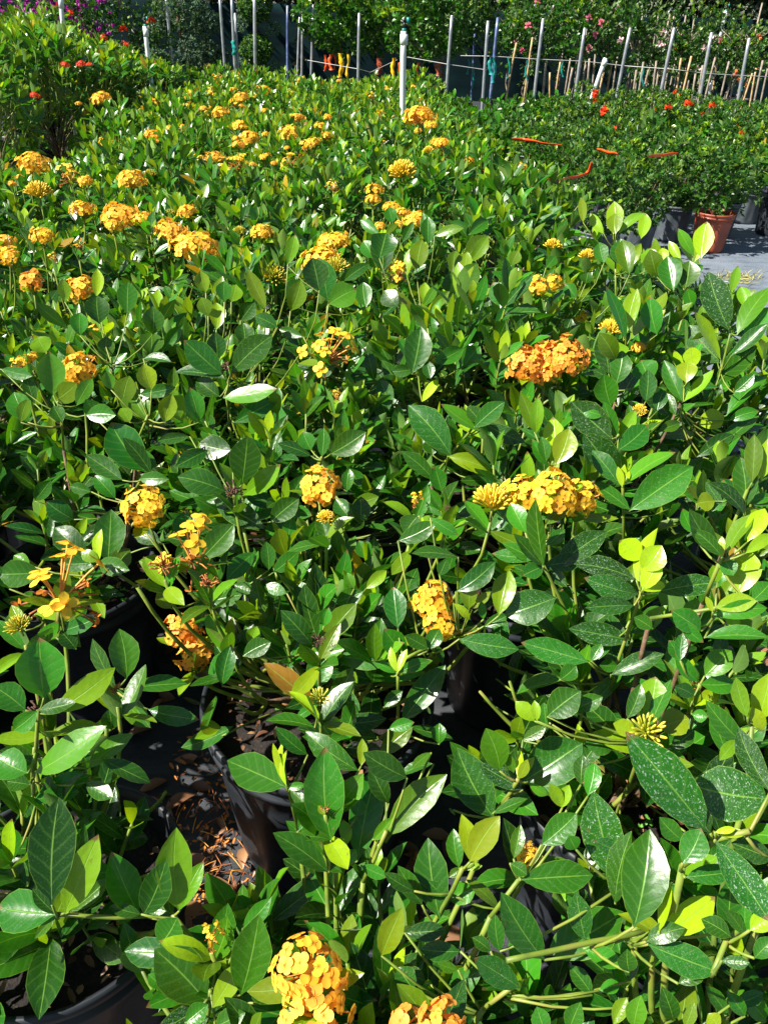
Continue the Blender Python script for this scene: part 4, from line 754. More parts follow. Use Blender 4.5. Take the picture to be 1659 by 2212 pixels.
def stemset(name, z0, z1, n, spread, seed, rad=.004, m=None):
    r_ = np.random.default_rng(seed); mb = MB()
    for i in range(n):
        a = i*6.28/n+r_.random(); e = np.array([math.cos(a)*spread, math.sin(a)*spread, z1*r_.uniform(.85, 1)]); tube(mb, bez([0, 0, z0], [e[0]*.4, e[1]*.4, (z0+e[2])/2], e, 5), np.linspace(rad, rad*.5, 5), m or M_BARK, 5)
    return mb.mesh(name)
SM = [crown_mesh('small leaf crown', .24, .27, .46, 190, 9, .046, .46, M_SMALL, 500+i, lump=.2, young=.3, zmin=.235) for i in range(4)]
SMS = stemset('shrub stems', .22, .5, 7, .12, 1)
GD = [crown_mesh('glossy leaf crown', .26, .20, .46, 55, 8, .088, .42, M_LEAF, 520+i, young=.3, zmin=.27, lod=2) for i in range(3)]
DR = [crown_mesh('upright small leaf crown', .29, .33, .55, 270, 8, .046, .42, M_SMALL, 540+i, young=.35, zmin=.28, up=.8) for i in range(3)]
def bloom_mesh(name, m, seed, R=.035, n=9, L=.035, age=(0, .4)):
    r_ = np.random.default_rng(seed); mb = MB(); d = unit(r_.normal(0, 1, (n, 3))+[0, 0, .3]); B = d*R*.2
    leaves(mb, B, B+d*L, unit(r_.normal(0, 1, (n, 3))), L*.75, m, age=r_.uniform(*age, n), lod=2, petal=True, fold=.1); return mb.mesh(name)
BL_R = bloom_mesh('red bloom', M_RED, 1, n=14); BL_P = bloom_mesh('pink bloom', M_PINK, 2, age=(0, .2)); BL_W = bloom_mesh('white bloom', M_PINK, 3, age=(.9, 1.0)); BL_O = bloom_mesh('orange bloom', M_PINK, 4, age=(1.9, 2))

def small_shrub(p, kind, label, group, pot=0, s=1.0, h=1.0, blooms=()):
    root = empty('potted_shrub', (p[0], p[1], 0), label, 'shrub', group)
    link('pot', POTT if pot == 2 else POTS_, root, rot=(0, 0, r.uniform(0, 6))); link('soil', SOS, root)
    rz = r.uniform(0, 6.28); me = {'s': SM, 'g': GD, 'd': DR}[kind]
    link('crown', r.choice(me), root, rot=(0, 0, rz), sc=(s, s, h)); link('branching_stem', SMS, root, rot=(0, 0, rz))
    for q in blooms:
        o = link('bloom', BL_R if len(q) < 4 else q[3], root, rot=(r.uniform(-.5, .5), r.uniform(-.5, .5), 0), sc=(q[2] if len(q) > 2 else 1,)*3); o.location = (q[0], -math.sqrt(max(.002, (.27*s)**2-q[0]**2))*.95, q[1])
    return root
gS = 'clipped small-leaved shrubs in pots'
front = [((1540, 550), 2, 'round small-leaved shrub in the terracotta-coloured pot'), ((1455, 526), 0, 'round small-leaved shrub in the ribbed dark pot left of the terracotta one'), ((1362, 505), 0, 'small-leaved shrub in the second dark pot left of the terracotta pot'), ((1285, 478), 0, 'small-leaved shrub whose dark pot peeps out above the orange tape corner')]
fpos = []
for (px, py), pt, lab in front:
    p = at(px, py, 0); p = p+np.array([0, .14, 0]); fpos.append(p); small_shrub(p, 's', lab, gS, pt, s=r.uniform(.98, 1.06), h=1.03)
# the rest of the group stands in rows behind
rown = 0; cnt = 0
for k in range(9):
    yy = 5.15+.56*k; x0 = max(1.16, .95)+(.0 if k % 2 else .2); j = 0
    xlim = 3.95 if yy > 6.4 else 2.0+(yy-5.6)*1.0
    while x0 < xlim:
        p = np.array([x0+r.uniform(-.04, .04), yy+r.uniform(-.04, .04), 0])
        if min(np.hypot(*(p-q)[:2]) for q in fpos) > .36 and not (x0 > 1.9 and yy < 6.2):
            kind = 's'
            if yy > 6.9 and x0 > 2.0: kind = 'g' if (yy < 8.0) else 'd'
            if x0 < 1.7 and yy > 8.0: kind = 'g'
            bl = []
            if kind == 'd':
                bl = [(r.uniform(-.2, .2), r.uniform(.45, .8), r.uniform(.7, 1.3)) for _ in range(r.choice([0, 1, 2, 3]) if x0 > 2.6 else 0)]
            what = {'s': 'small-leaved green shrub', 'g': 'glossy broad-leaved shrub', 'd': 'upright shrub with small red blooms' if bl else 'upright small-leaved shrub without blooms'}[kind]
            small_shrub(p, kind, f"{what}, {ORD[k]} row of the right group, {ORD[j]} from its left", {'s': gS, 'g': 'glossy shrubs behind the clipped ones', 'd': 'red-blooming shrubs at the back right'}[kind], s=r.uniform(.86, 1.0), h=r.uniform(.8, 1.04)*(.9 if kind == 'd' else 1), blooms=bl)
            cnt += 1
        x0 += .60; j += 1
for (px, Y_, n_) in [(1250, 9.2, 'first'), (1330, 8.9, 'second'), (1410, 9.1, 'third'), (1480, 8.4, 'fourth'), (1545, 8.1, 'fifth'), (1610, 7.7, 'sixth'), (1655, 7.0, 'seventh')]:
    p = aty(px, 240, Y_); bl = [(r.uniform(-.24, .24), r.uniform(.4, .78), r.uniform(.6, 1.3)) for _ in range(4)]
    small_shrub(p, 'd', f"taller red-blooming shrub below the stakes, {n_} from the left", 'tall red-blooming shrubs', s=1.1, h=.93, blooms=bl)
for gx_, gy_, w_ in [(.82, 7.1, 'nearest the big orange head'), (.72, 7.75, 'just right of the tall white riser'), (1.08, 8.3, 'below the stake pair'), (.70, 8.6, 'left of the stake pair'), (.62, 9.5, 'behind the riser, farthest back'), (1.15, 9.3, 'under the dark gap, farthest back on the right'), (1.7, 9.9, 'in front of the pots with canes')]:
    small_shrub((gx_, gy_, 0), 'g', f"glossy shrub in a grey pot {w_}", 'glossy shrubs beside the white riser', s=1.1, h=.98)
# broad-leaved plants in pots at the right edge
for (px, py, sc_, lab) in [(1668, 505, 1.0, 'broad-leaved plant in a tall dark pot cut by the right edge'), (1672, 425, 1.0, 'broad-leaved plant in a grey-rimmed pot behind, at the right edge'), (1650, 372, .95, 'broad-leaved plant on the right edge just below the red blooms')]:
    p = at(px, py, 0); root = empty('potted_plant', (p[0], p[1], 0), lab, 'plant', 'broad-leaved potted plants on the right edge')
    o = link('pot', POT3, root, sc=(1, 1, .95)); link('soil', SO3, root, sc=(1, 1, .95)); v = r.choice(VAR); link('foliage', v[0], root, rot=(0, 0, r.uniform(0, 6)), sc=(.95, .95, 1.0)); link('branching_stem', v[1], root)
# orange tape laid around the group
def tape(pts, label, hh=.66):
    mb = MB(); P = []
    for px, py, h in pts: P.append(at(px, py, h-.05))
    P = np.array(P); n = len(P); t = np.linspace(0, n-1, n*6); Q = np.stack([np.interp(t, range(n), P[:, k]) for k in range(3)], 1); Q[:, 2] += .002*np.sin(t*5)
    d = unit(np.gradient(Q, axis=0)); tw = .9+.35*np.sin(t*1.7); side = unit(np.cross(d, [0, 0, 1])); upv = np.cross(side, d); w_ = (side*np.cos(tw)[:, None]+upv*np.sin(tw)[:, None])*.009; k = np.cross(d, w_)*.06
    V = np.concatenate([Q-w_, Q+w_, Q+w_+k, Q-w_+k]); m_ = len(Q); q = []
    for i in range(m_-1):
        for a in range(4):
            b_ = (a+1) % 4; q.append((a*m_+i, a*m_+i+1, b_*m_+i+1, b_*m_+i))
    mb.add(V, q, M_ORANGE); return tag(mb.build('marking_tape'), label, 'tape')
tape([(930, 335, .72), (965, 339, .72), (1000, 345, .72), (1022, 356, .73), (1045, 371, .73), (1085, 381, .73), (1120, 386, .73), (1200, 388, .74), (1240, 383, .74), (1270, 373, .76), (1279, 350, .84)], 'orange marking tape sagging across the bed edge up to a raised end')
tape([(1105, 300, .80), (1130, 300, .80), (1165, 306, .80), (1215, 314, .80)], 'short orange tape between the small-leaved shrubs, nearest the white riser')
tape([(1290, 322, .80), (1315, 328, .80), (1335, 332, .80)], 'shortest orange tape lying on the shrub tops')
tape([(1400, 337, .79), (1430, 334, .79), (1464, 330, .80)], 'orange tape on the shrub tops behind the terracotta pot')

# stakes: (top x, y, bottom x, y, distance, radius, material, name, label)
def stake(tx, ty, bx, by, Y_, rad, m, name, label, cat, grp):
    a = aty(bx, by, Y_); b_ = aty(tx, ty, Y_); d = b_-a; g = a-d*(a[2]/d[2]); g[2] = 0; d = b_-g
    root = empty(name, g, label, cat, grp); mb = MB(); n = 9; t = np.linspace(0, 1, n)[:, None]
    tube(mb, d*t+np.array([.004, .002, 0])*np.sin(t*5), rad, m, 10); mb.build('shaft', root)
    m2 = MB(); 
    if m is M_PIPE: tube(m2, [d*.93, d*.985], rad*1.28, M_PIPE, 12)
    else: tube(m2, [d*.9965, d*1.004], rad*1.12, m, 10)
    m2.build('coupling' if m is M_PIPE else 'end_cap', root); return root, d
gM = 'metal stakes standing among the rows'
ST = [(359, -20, 371, 125, 10.5, 'behind the red flowers left of the juniper'), (475, -20, 484, 125, 11, 'left of the one with the teal ribbon'), (501, -20, 507, 140, 10.5, 'carrying the teal ribbon'), (509, 28, 513, 120, 11.5, 'just right of the teal ribbon, shorter'),
      (551, -20, 551, 155, 9.5, 'in front of the ball topiary'), (648, 37, 643, 140, 13, 'with bluish paint, middle of three before the shade cloth'), (655, 25, 652, 145, 12, 'right of the bluish one before the shade cloth'), (678, 10, 672, 155, 11.5, 'at the left edge of the round-crowned trees'), (777, 28, 773, 178, 10.5, 'in front of the left round crown'),
      (977, 33, 962, 215, 10, 'at the right edge of the round-crowned trees'), (1055, 45, 1042, 215, 10, 'left one of the pair beside the open dark gap'), (1151, 72, 1136, 190, 11.5, 'before the double-trunked pots, paler'), (1174, 40, 1153, 208, 10, 'in front of the pots with canes'), (1264, 60, 1240, 215, 10, 'left of the leaning white stake'),
      (1362, 60, 1335, 190, 10, 'right of the leaning white stake'), (1457, 60, 1421, 226, 9.5, 'third from the right edge'), (1538, 70, 1507, 230, 9.5, 'second from the right edge'), (1619, 82, 1595, 208, 9.8, 'nearest the right edge')]
for q in ST: stake(*q[:4], q[4], .017, M_GALV, 'metal_stake', 'grey metal stake '+q[5], 'stake', gM)
for q in [(622, 12, 621, 148, 11.5, 'half blue half white stake before the shade cloth'), (1076, 38, 1058, 215, 10, 'blue-painted stake, right one of the pair beside the dark gap'), (1027, 60, 1020, 170, 13.5, 'thin blue stake inside the dark gap')]: stake(*q[:4], q[4], .016, M_BLUEP, 'painted_stake', q[5], 'stake', None)
for q in [(130, -15, 140, 80, 7.5, 'white riser pipe among the red-flowered bushes', .017), (314, 55, 321, 122, 8.5, 'white riser pipe with a blue-green cap at the left', .02), (873, 66, 869, 258, 6.9, 'tall white riser pipe with a sprinkler beside the big orange head', .0235), (1568, 22, 1557, 75, 13, 'white riser pipe above the far right tree crowns', .022), (1309, 124, 1280, 206, 9.4, 'leaning white stake in front of the right trees', .022)]:
    root, d = stake(*q[:4], q[4], q[6], M_PIPE, 'riser_pipe' if 'leaning' not in q[5] else 'leaning_stake', q[5], 'pipe' if 'leaning' not in q[5] else 'stake', None)
    if 'leaning' in q[5]: continue
    u = unit(d); mb = MB(); s_ = q[6]/.0235
    tube(mb, [d*1.0, d+u*.018*s_], .017*s_, M_TEAL, 12); tube(mb, [d+u*.018*s_, d+u*.06*s_], .009*s_, M_BLK, 8)
    tube(mb, [d+u*.06*s_-[.03*s_, 0, 0], d+u*.063*s_+[.032*s_, 0, 0]], [.006*s_, .009*s_], M_BLK, 8); tube(mb, [d+u*.063*s_+[.03*s_, 0, -.012*s_], d+u*.078*s_+[.03*s_, 0, .012*s_]], .012*s_, M_TEAL, 8); tube(mb, [d+u*.06*s_, d+u*.085*s_], [.013*s_, .006*s_], M_BLK, 8)
    mb.build('sprinkler', root)
def canes(lst):
    for i, (tx, ty, bx, by, Y_, wd, lab) in enumerate(lst): stake(tx, ty, bx, by, Y_, .012, wd, 'wooden_stake', lab, 'stake', 'wooden stakes and canes in the tree rows')
canes([(1151, 80, 1134, 194, 10.8, M_WOOD, 'bamboo cane with teal ties in the first right-hand pot'), (1116, 92, 1097, 188, 11, M_WOOD, 'bamboo cane in the leftmost black pot of the right row')])

# wires and ribbons
for i, (pts, lab) in enumerate([([(995, 119, 10.4), (1060, 120, 10), (1170, 127, 10), (1262, 131, 10), (1350, 141, 10), (1450, 148, 9.6), (1530, 158, 9.6), (1665, 165, 9.8)], 'upper guy wire strung along the right-hand stakes'), ([(880, 122, 10.2), (970, 138, 10), (1052, 150, 10), (1060, 128, 10.1)], 'sagging guy wire crossing below the round crowns'), ([(660, 128, 11.6), (775, 148, 10.6), (800, 155, 10.8), (860, 127, 10.9)], 'guy wire tied low between the middle stakes')]):
    mb = MB(); P = np.array([aty(*p) for p in pts]); t = np.linspace(0, len(P)-1, 40); Q = np.stack([np.interp(t, range(len(P)), P[:, k]) for k in range(3)], 1); Q[:, 2] -= .02*0*np.abs(np.sin(t*np.pi)); tube(mb, Q, .0035, M_WIRE, 5); tag(mb.build('guy_wire'), lab, 'wire')
def ribbon(px, y0, y1, Y_, m, w_, lab, cat='ribbon', grp=None):
    a = aty(px, y0, Y_); b_ = aty(px-(y1-y0)*.02, y1, Y_); n = 9; mb = MB(); t = np.linspace(0, 1, n); Q = a+(b_-a)*t[:, None]; ph = r.uniform(0, 6)
    Q[:, 0] += .012*np.sin(t*6+ph); side = np.stack([np.cos(.6*np.sin(t*4+ph)), np.sin(.6*np.sin(t*4+ph)), 0*t], 1)*w_/2*(.6+.4*np.sin(t*9+ph)**2)[:, None]; th = np.array([0, .006, 0])
    V = np.concatenate([Q-side, Q+side, Q+side+th, Q-side+th]); q = []
    for i in range(n-1):
        for k in range(4): k2 = (k+1) % 4; q.append((k*n+i, k*n+i+1, k2*n+i+1, k2*n+i))
    mb.add(V, q, m); o = mb.build('tie_ribbon'); return tag(o, lab, cat, grp)
for q in [(704, 117, 152, 11.4, M_ORANGE, .05, 'leftmost orange ribbon under the left round crown'), (714, 116, 150, 11.3, M_ORANGE, .06, 'second orange ribbon from the left, paired beside the leftmost'), (737, 114, 166, 11.2, M_YTAG, .075, 'wide yellow ribbon under the left round crown'), (752, 116, 166, 11.2, M_YTAG, .045, 'narrow yellow ribbon right of the wide yellow one'), (724, 118, 150, 11.5, M_ORANGE, .03, 'thin orange ribbon between the orange pair and the yellow one'),
          (850, 124, 171, 10.7, M_YTAG, .06, 'yellow ribbon left of the tall white riser'), (866, 134, 180, 10.7, M_ORANGE, .07, 'orange ribbon partly behind the tall white riser'), (902, 134, 166, 10.6, M_ORANGE, .05, 'orange ribbon on the trunk of the right round crown'), (820, 125, 160, 11.2, M_TERRA, .09, 'rust-red strip between the two round crowns'), (947, 130, 163, 10.7, M_TERRA, .09, 'rust-brown strip right of the round crowns'),
          (506, 86, 118, 10.4, M_TEAL, .07, 'teal ribbon tied to a grey stake in front of the shade cloth'), (1060, 122, 160, 9.9, M_TEAL, .06, 'short teal ribbon hanging between the stake pair'), (1068, 124, 178, 9.9, M_TEAL, .05, 'long teal ribbon right of the stake pair'), (1100, 122, 168, 10.6, M_TEAL, .03, 'teal ribbon left of the first bamboo cane'), (1138, 128, 172, 10.7, M_TEAL, .03, 'teal ribbon beside the second bamboo cane'), (1022, 135, 190, 11, M_TEAL, .035, 'long teal ribbon in the dark gap'), (1012, 126, 160, 11.2, M_TEAL, .03, 'short teal ribbon in the dark gap'), (1215, 128, 165, 10.4, M_TEAL, .03, 'teal ribbon under the pink-flowered crown'), (1390, 142, 185, 10.4, M_TEAL, .03, 'teal ribbon in the middle of the right trees'), (1605, 150, 195, 10.4, M_TEAL, .04, 'teal ribbon near the right edge')]:
    ribbon(*q[:6], q[6])

# round-crowned trees in black pots and flowering standards
TC = [crown_mesh('round crown', .54, .52, 1.43, 520, 9, .075, .42, M_LEAF, 600+i, young=.15, lod=2, age=(0, .45)) for i in range(2)]
TS = [crown_mesh('standard crown', .36, .42, 1.36, 250, 8, .062, .5, M_LEAF if i < 2 else M_SMALL, 620+i, young=.22, lod=3, lump=.4, age=(0, .4)) for i in range(4)]
POTB = pot_mesh('tree pot', .2, .4, M_POT, 40); SOB = soil_mesh('soil', .19, .36, 4, 20)
def trunk_mesh(h, seed, rad=.016, m=None):
    mb = MB(); r_ = np.random.default_rng(seed); P = np.array([[r_.normal(0, .012), r_.normal(0, .012), z] for z in np.linspace(.35, h, 7)]); P[0, :2] = 0; tube(mb, P, np.linspace(rad, rad*.6, 7), m or M_BARK, 8)
    for i in range(6):
        a = i*1.05+r_.random(); b_ = P[-1]+[0, 0, -.1*r_.random()]; e = b_+[math.cos(a)*.25, math.sin(a)*.25, .3]; tube(mb, bez(b_, b_+[0, 0, .15], e, 5), [.009, .007, .006, .005, .003], m or M_BARK, 5)
    return mb.mesh('trunk')
TR = [trunk_mesh(1.05, 1), trunk_mesh(1.1, 2, .012, M_WOODG)]
def tree(px, Y_, kind, label, group, s=1.0, blooms=None, nb=0):
    p = aty(px, 160, Y_); root = empty('potted_tree', (p[0], p[1], 0), label, 'tree', group)
    link('pot', POTB, root); link('soil', SOB, root); rz = r.uniform(0, 6.28)
    link('trunk', TR[0] if kind == 'b' else TR[1], root, rot=(0, 0, rz)); link('crown', r.choice(TC) if kind == 'b' else TS[int(kind)], root, rot=(0, 0, rz), sc=(s, s, s))
    for i in range(nb):
        a = r.uniform(-2.6, -.5); z = r.uniform(-.35, .25); R_ = .38*s*math.sqrt(max(.1, 1-(z/.42)**2)); o = link('bloom', blooms, root, rot=(r.uniform(0, 1.5), 0, a), sc=(1.1, 1.1, 1.1)); o.location = (R_*math.cos(a), R_*math.sin(a), 1.38*s+z)
    if kind != 'b' and r.random() < .8:
        mb = MB(); tube(mb, [[.03, 0, .3], [.05+r.uniform(-.03, .03), 0, 1.0+r.uniform(0, .7)]], .011, r.choice([M_WOOD, M_WOODG, M_WOODG]), 7); mb.build('support_cane', root)
for q in [(738, 11.6, 'left'), (815, 12.6, 'rear middle'), (912, 10.9, 'right'), (955, 12.8, 'rear right')]: tree(q[0], q[1], 'b', f"round-crowned green tree in a black pot, {q[2]} one of the four in the middle", 'round-crowned potted trees', s=1.0)
i = 0
for rw, Y_, xs in [(0, 11.2, range(1140, 1690, 112)), (1, 12.8, range(1090, 1700, 104)), (2, 14.2, range(1420, 1700, 90))]:
    for j, px in enumerate(xs):
        bl, nm = [(BL_P, 'pink'), (BL_P, 'pink'), (BL_W, 'white'), (BL_W, 'white'), (BL_O, 'orange'), (BL_P, 'pink'), (BL_O, 'orange'), (BL_P, 'pink'), (BL_W, 'white'), (BL_O, 'orange'), (BL_P, 'pink')][(j+rw) % 11]
        tree(px+r.uniform(-12, 12), Y_+r.uniform(-.2, .2), str(r.choice([0, 1, 2, 3, 2])), f"{nm}-flowered standard tree, {['front', 'middle', 'back'][rw]} row at the right, {ORD[j]} from the left", 'flowering standard trees at the back right', s=r.uniform(.84, 1.04)*(.84 if px > 1400 else 1), blooms=bl, nb=r.choice([2, 3, 4]) if rw < 2 else 1); i += 1
lst = []; 
for i in range(36):
    bx = 1175+i*13.5+r.uniform(-5, 5); Y_ = r.uniform(10.2, 12.2); hgt = r.uniform(45, 95); top = 205-hgt; ln = (bx-850)/3850
    lst.append((bx+(hgt)*ln*1.2+r.uniform(-5, 5), top, bx, 205, Y_, r.choice([M_WOOD, M_WOODG, M_WOODG]), f"{ORD[i % 20] if i < 20 else ORD[i-20]} wooden stake of the {'left' if i < 20 else 'right'} part of the right-hand row, counted from the left"))
canes(lst)
canes([(1388, 28, 1385, 60, 14.5, M_WOODG, 'leftmost bare stake poking above the far right crowns'), (1423, 32, 1417, 66, 14.5, M_WOODG, 'second bare stake poking above the far right crowns'), (1456, 34, 1450, 68, 14.5, M_WOODG, 'third bare stake poking above the far right crowns'), (1482, 32, 1476, 68, 14.5, M_WOODG, 'fourth bare stake poking above the far right crowns'), (1501, 30, 1496, 66, 14.5, M_WOODG, 'fifth bare stake poking above the far right crowns')])

# shade-cloth fence
root = empty('shade_cloth_fence', (2.5, 17, 0), 'dark blue-green shade cloth fence hung across the back of the nursery', 'fence')
mb = MB(); nxx, nzz = 120, 8; X_ = np.linspace(-13, 13, nxx+1); Z_ = np.linspace(.03, 1.5, nzz+1); V = []
for yo in (0, .012):
    for z in Z_:
        for x in X_: V.append((x, .05*math.sin(x*2.1)+.03*math.sin(x*5.3+z)+yo, z-.03*math.sin(x*1.3)**2*(z > 1.3)))
q = []; st = (nxx+1)
for f in range(2):
    for a in range(nzz):
        for b_ in range(nxx): o_ = f*st*(nzz+1)+a*st+b_; q.append((o_, o_+1, o_+1+st, o_+st))
for b_ in range(nxx): t0 = nzz*st+b_; q.append((t0, t0+1, t0+1+st*(nzz+1), t0+st*(nzz+1)))
mb.add(V, q, M_CLOTH); mb.build('cloth', root)
for x in np.arange(-12.5, 13, 2.5):
    mb = MB(); tube(mb, [[x, .12, 0], [x, .12, 1.62]], .03, M_GALV, 10); mb.build('fence_post', root)
for px, py, px2, py2, lab in [(712, 159, 735, 163, 'white pipe lying on the ground left'), (755, 174, 790, 177, 'white pipe lying')]: pass
# dark trees beyond the fence
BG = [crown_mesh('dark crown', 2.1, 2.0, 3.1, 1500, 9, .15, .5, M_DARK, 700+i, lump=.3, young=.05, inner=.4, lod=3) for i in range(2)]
BGT = MB(); tube(BGT, [[0, 0, 0], [.1, 0, 1.5], [0, .1, 3]], [.16, .13, .08], M_BARK, 10)
for a in (0, 2.1, 4.2): tube(BGT, bez([.05, 0, 1.4], [math.cos(a)*.4, math.sin(a)*.4, 2], [math.cos(a)*1.2, math.sin(a)*1.2, 3.2], 6), [.07, .06, .05, .04, .03, .02], M_BARK, 7)
BGT = BGT.mesh('tree trunk')
for j, (x, y) in enumerate([(-10.5, 19.6), (-7.6, 20.4), (-4.8, 19.4), (-2.2, 20.2), (.4, 19.3), (3.0, 20.3), (5.6, 19.4), (8.2, 20.4), (10.8, 19.5), (13.4, 20.3)]):
    root = empty('broadleaf_tree', (x, y, 0), f"dark broad tree behind the shade cloth, {ORD[j]} from the left", 'tree', 'dark trees behind the fence'); s = r.uniform(.95, 1.2); rz = r.uniform(0, 6)
    link('crown', r.choice(BG), root, rot=(0, 0, rz), sc=(s, s, s*.95)); link('trunk', BGT, root, rot=(0, 0, rz))
# undergrowth that hides the ground under the fence trees
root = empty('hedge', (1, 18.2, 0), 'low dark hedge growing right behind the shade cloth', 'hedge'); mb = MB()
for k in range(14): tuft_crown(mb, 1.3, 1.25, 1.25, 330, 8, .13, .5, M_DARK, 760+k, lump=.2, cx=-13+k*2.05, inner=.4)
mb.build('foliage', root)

# left back: topiary, juniper, dark bush, bougainvillea
root = empty('ball_topiary', aty(557, 150, 12.2)*[1, 1, 0], 'topiary clipped into stacked round balls in front of the shade cloth', 'topiary'); mb = MB()
zz = .0; tube(mb, [[0, 0, 0], [0, 0, 2.3]], .03, M_BARK, 8); mb.build('trunk', root)
for z, R_ in [(.46, .225), (.94, .22), (1.42, .215), (1.86, .2)]:
    m_ = crown_mesh('clipped ball', R_, R_*.85, z, 480, 8, .035, .5, M_SMALL, int(z*100), lump=.05, young=.1, inner=.2); link('clipped_ball', m_, root)
for k, (dx, z) in enumerate([(.24, .70), (-.22, .74), (.23, 1.2), (-.22, 1.24), (.2, 1.64)]): link('clipped_ball', crown_mesh('small clipped ball', .115, .1, z, 70, 8, .03, .4, M_CONIF, 30+k, lump=.05, cx=dx), root)
root = empty('juniper_topiary', aty(400, 120, 11.4)*[1, 1, 0], 'blue-green juniper trained into uneven pads left of the ball topiary', 'topiary'); mb = MB()
tube(mb, [[0, 0, 0], [.08, 0, .6], [-.05, 0, 1.2], [.05, 0, 1.9]], [.04, .035, .03, .02], M_BARK, 8); mb.build('trunk', root)
for k, (dx, dy, z, R_) in enumerate([(a_*1.15, b_, c_, d_*.84) for a_, b_, c_, d_ in [(0, 0, 1.45, .38), (.12, 0, .95, .33), (-.3, -.1, .85, .17), (-.38, 0, .62, .16), (.34, -.1, .62, .17), (.0, 0, .5, .3), (-.25, 0, 1.2, .2), (.28, 0, 1.25, .2), (.4, 0, .9, .13)]]): link('foliage_pad', crown_mesh('juniper pad', R_, R_*.85, z, int(1400*R_), 10, .04, .36, M_CONIF, 60+k, lump=.12, cx=dx, cy=dy), root)
root = empty('dark_bush', aty(255, 100, 10.4)*[1, 1, 0], 'dark loose bush with a few red blooms behind the white riser pipe', 'bush')
link('crown', crown_mesh('dark loose crown', .62, .75, 1.15, 700, 8, .05, .5, M_SMALL, 90, lump=.2, age=(0, .2), inner=.35), root); link('trunk', stemset('bush stems', 0, 1.2, 6, .3, 9, .012), root)
for k in range(8): a = r.uniform(-2.8, -.4); o = link('bloom', BL_R, root, sc=(1.2,)*3); o.location = (.6*math.cos(a), .6*math.sin(a), r.uniform(1.0, 1.6))
for px, Y_, s, lab in [(20, 9.6, 1.0, 'magenta bougainvillea cut by the top left corner'), (165, 10.2, .8, 'magenta bougainvillea behind the leftmost white riser pipe'), (100, 11.3, .9, 'dull magenta bougainvillea between the other two')]:
    root = empty('bougainvillea', aty(px, 60, Y_)*[1, 1, 0], lab, 'shrub', 'bougainvilleas in the top left'); 
    link('foliage', crown_mesh('bougainvillea leaves', .5*s, .7, 1.1, 260, 8, .045, .55, M_SMALL, px+1, lump=.3), root); link('trunk', stemset('bougainvillea stems', 0, 1.2, 5, .3, px, .012), root)
    link('flower_bracts', crown_mesh('magenta bracts', .52*s, .72, 1.2, 200, 12, .035, .8, M_MAG, px+2, lump=.45, young=0, age=(0, 1.2), inner=.1), root)
for px, Y_, lab in [(90, 9.0, 'leafy green shrub with yellow-green tips near the top left corner')]:
    root = empty('leafy_shrub', aty(px, 90, Y_)*[1, 1, 0], lab, 'shrub'); v = r.choice(TALL); link('foliage', v[0], root, sc=(1.2, 1.2, 1.22)); link('branching_stem', v[1], root, sc=(1.2, 1.2, 1.22)); link('pot', POTF, root); link('soil', SOF, root)

# ------------------------------------------------------------------ litter on the ground and in the pots
def litter(name, box_, n, L0, L1, mats, z=.004, seed=5, petal=False, kind='stuff', cent=None):
    r_ = np.random.default_rng(seed); mb = MB()
    for m, fr, ag in mats:
        k = int(n*fr)
        if cent is None: B = np.stack([r_.uniform(box_[0], box_[1], k), r_.uniform(box_[2], box_[3], k), np.full(k, z)], 1)
        else: c = np.array(cent)[r_.integers(0, len(cent), k)]; B = np.concatenate([c+r_.normal(0, .05, (k, 2)), np.full((k, 1), z)], 1)
        a = r_.uniform(0, 6.28, k); L = r_.uniform(L0, L1, k); T = B+np.stack([np.cos(a)*L, np.sin(a)*L, r_.uniform(-.1, .35, k)*L*.5], 1); B[:, 2] += r_.random(k)*.012; T[:, 2] = np.maximum(T[:, 2], z)+r_.random(k)*.012
        NN = r_.normal(0, .35, (k, 3))+[0, 0, 1]; leaves(mb, B, T, NN, L*r_.uniform(.35, .5, k), m, age=r_.uniform(*ag, k), lod=2 if petal else 1, fold=r_.uniform(.2, .8, k), arch=r_.uniform(-.15, .15, k), petal=petal)
    return tag(mb.build(name), kind=kind)
litter('dead_leaf_litter', (-.75, .15, .35, 1.5), 210, .035, .075, [(M_DEAD, 1, (0, 1.4))], cent=None)
litter('fallen_petals', None, 480, .008, .016, [(M_PET, .35, (1.2, 2.0)), (M_DEAD, .65, (.2, 1.5))], z=.008, seed=8, petal=True, cent=[(-.30, .86), (-.27, .72), (-.33, .98), (-.24, .66), (-.36, 1.12), (-.2, .78), (-.4, .9)])
mb = MB(); r_ = np.random.default_rng(4)
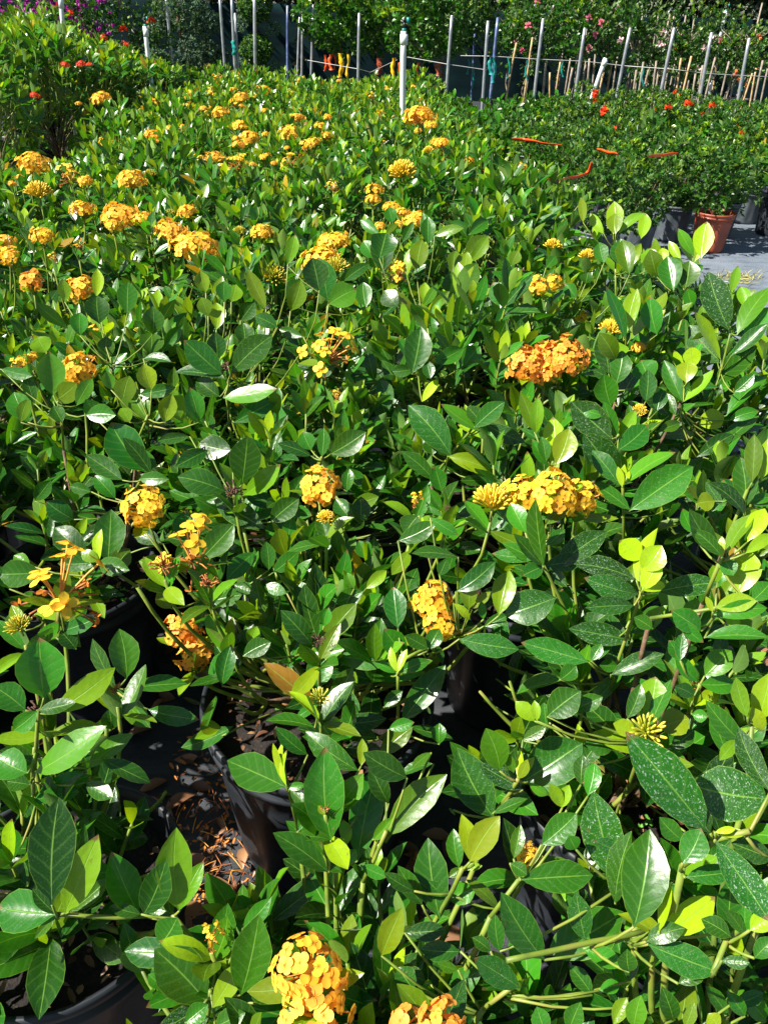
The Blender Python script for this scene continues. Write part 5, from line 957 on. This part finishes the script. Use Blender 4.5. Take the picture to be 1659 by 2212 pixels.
for i in range(130):
    c = [(-.30, .86), (-.27, .72), (-.24, .66), (-.33, .98)][i % 4]; b_ = np.array([c[0]+r_.normal(0, .05), c[1]+r_.normal(0, .05), .008+r_.random()*.012]); a = r_.uniform(0, 6.28); L = r_.uniform(.02, .045); e = b_+[math.cos(a)*L, math.sin(a)*L, r_.uniform(0, .012)]
    tube(mb, bez(b_, (b_+e)/2+[0, 0, .006], e, 4), .0009, M_WILT if i % 3 else M_TUBE, 4, cap=False)
tag(mb.build('fallen_flower_stalks'), kind='stuff')
for nm in 'ABGEJP':
    if nm not in nearmade: continue
    root, pr, seed = nearmade[nm]; r_ = np.random.default_rng(seed); mb = MB(); k = 18; a = r_.uniform(0, 6.28, k); rr = pr*.85*np.sqrt(r_.random(k)); B = np.stack([rr*np.cos(a), rr*np.sin(a), np.full(k, .338)], 1); d = r_.normal(0, 1, (k, 3)); d[:, 2] = np.abs(d[:, 2])*.2; L = r_.uniform(.012, .034, k); T = B+unit(d)*L[:, None]
    leaves(mb, B, T, r_.normal(0, .4, (k, 3))+[0, 0, 1], L*.45, M_DEAD, age=r_.uniform(0, 1.3, k), lod=1, fold=.5, arch=.1)
    o = mb.build('dead_leaves', root); o['kind'] = 'stuff'
    mb = MB(); k = 70; cc = r_.normal(0, pr*.4, (8, 2)); c = cc[r_.integers(0, 8, k)]+r_.normal(0, .016, (k, 2)); ok = np.hypot(c[:, 0], c[:, 1]) < pr*.88; c = c[ok]; k = len(c)
    for j in range(2):
        B = np.concatenate([c, np.full((k, 1), .344)], 1); a = r_.uniform(0, 6.28, k); T = B+np.stack([np.cos(a)*.006, np.sin(a)*.006, np.full(k, .002)], 1); leaves(mb, B, T, [0, 0, 1], .006, M_CLOVER, lod=2, petal=True)
    o = mb.build('clover_sprouts', root); o['kind'] = 'stuff'
p = at(1592, 602, 0); mb = MB(); r_ = np.random.default_rng(77); k = 110; B = np.stack([p[0]+r_.normal(0, .10, k), p[1]+r_.normal(0, .06, k), np.full(k, .002)], 1); T = B+np.stack([r_.normal(0, .05, k), r_.normal(0, .05, k), r_.uniform(.01, .05, k)], 1)
leaves(mb, B, T, r_.normal(0, 1, (k, 3)), .005, M_DRY, lod=1); tag(mb.build('weed_patch'), kind='stuff')
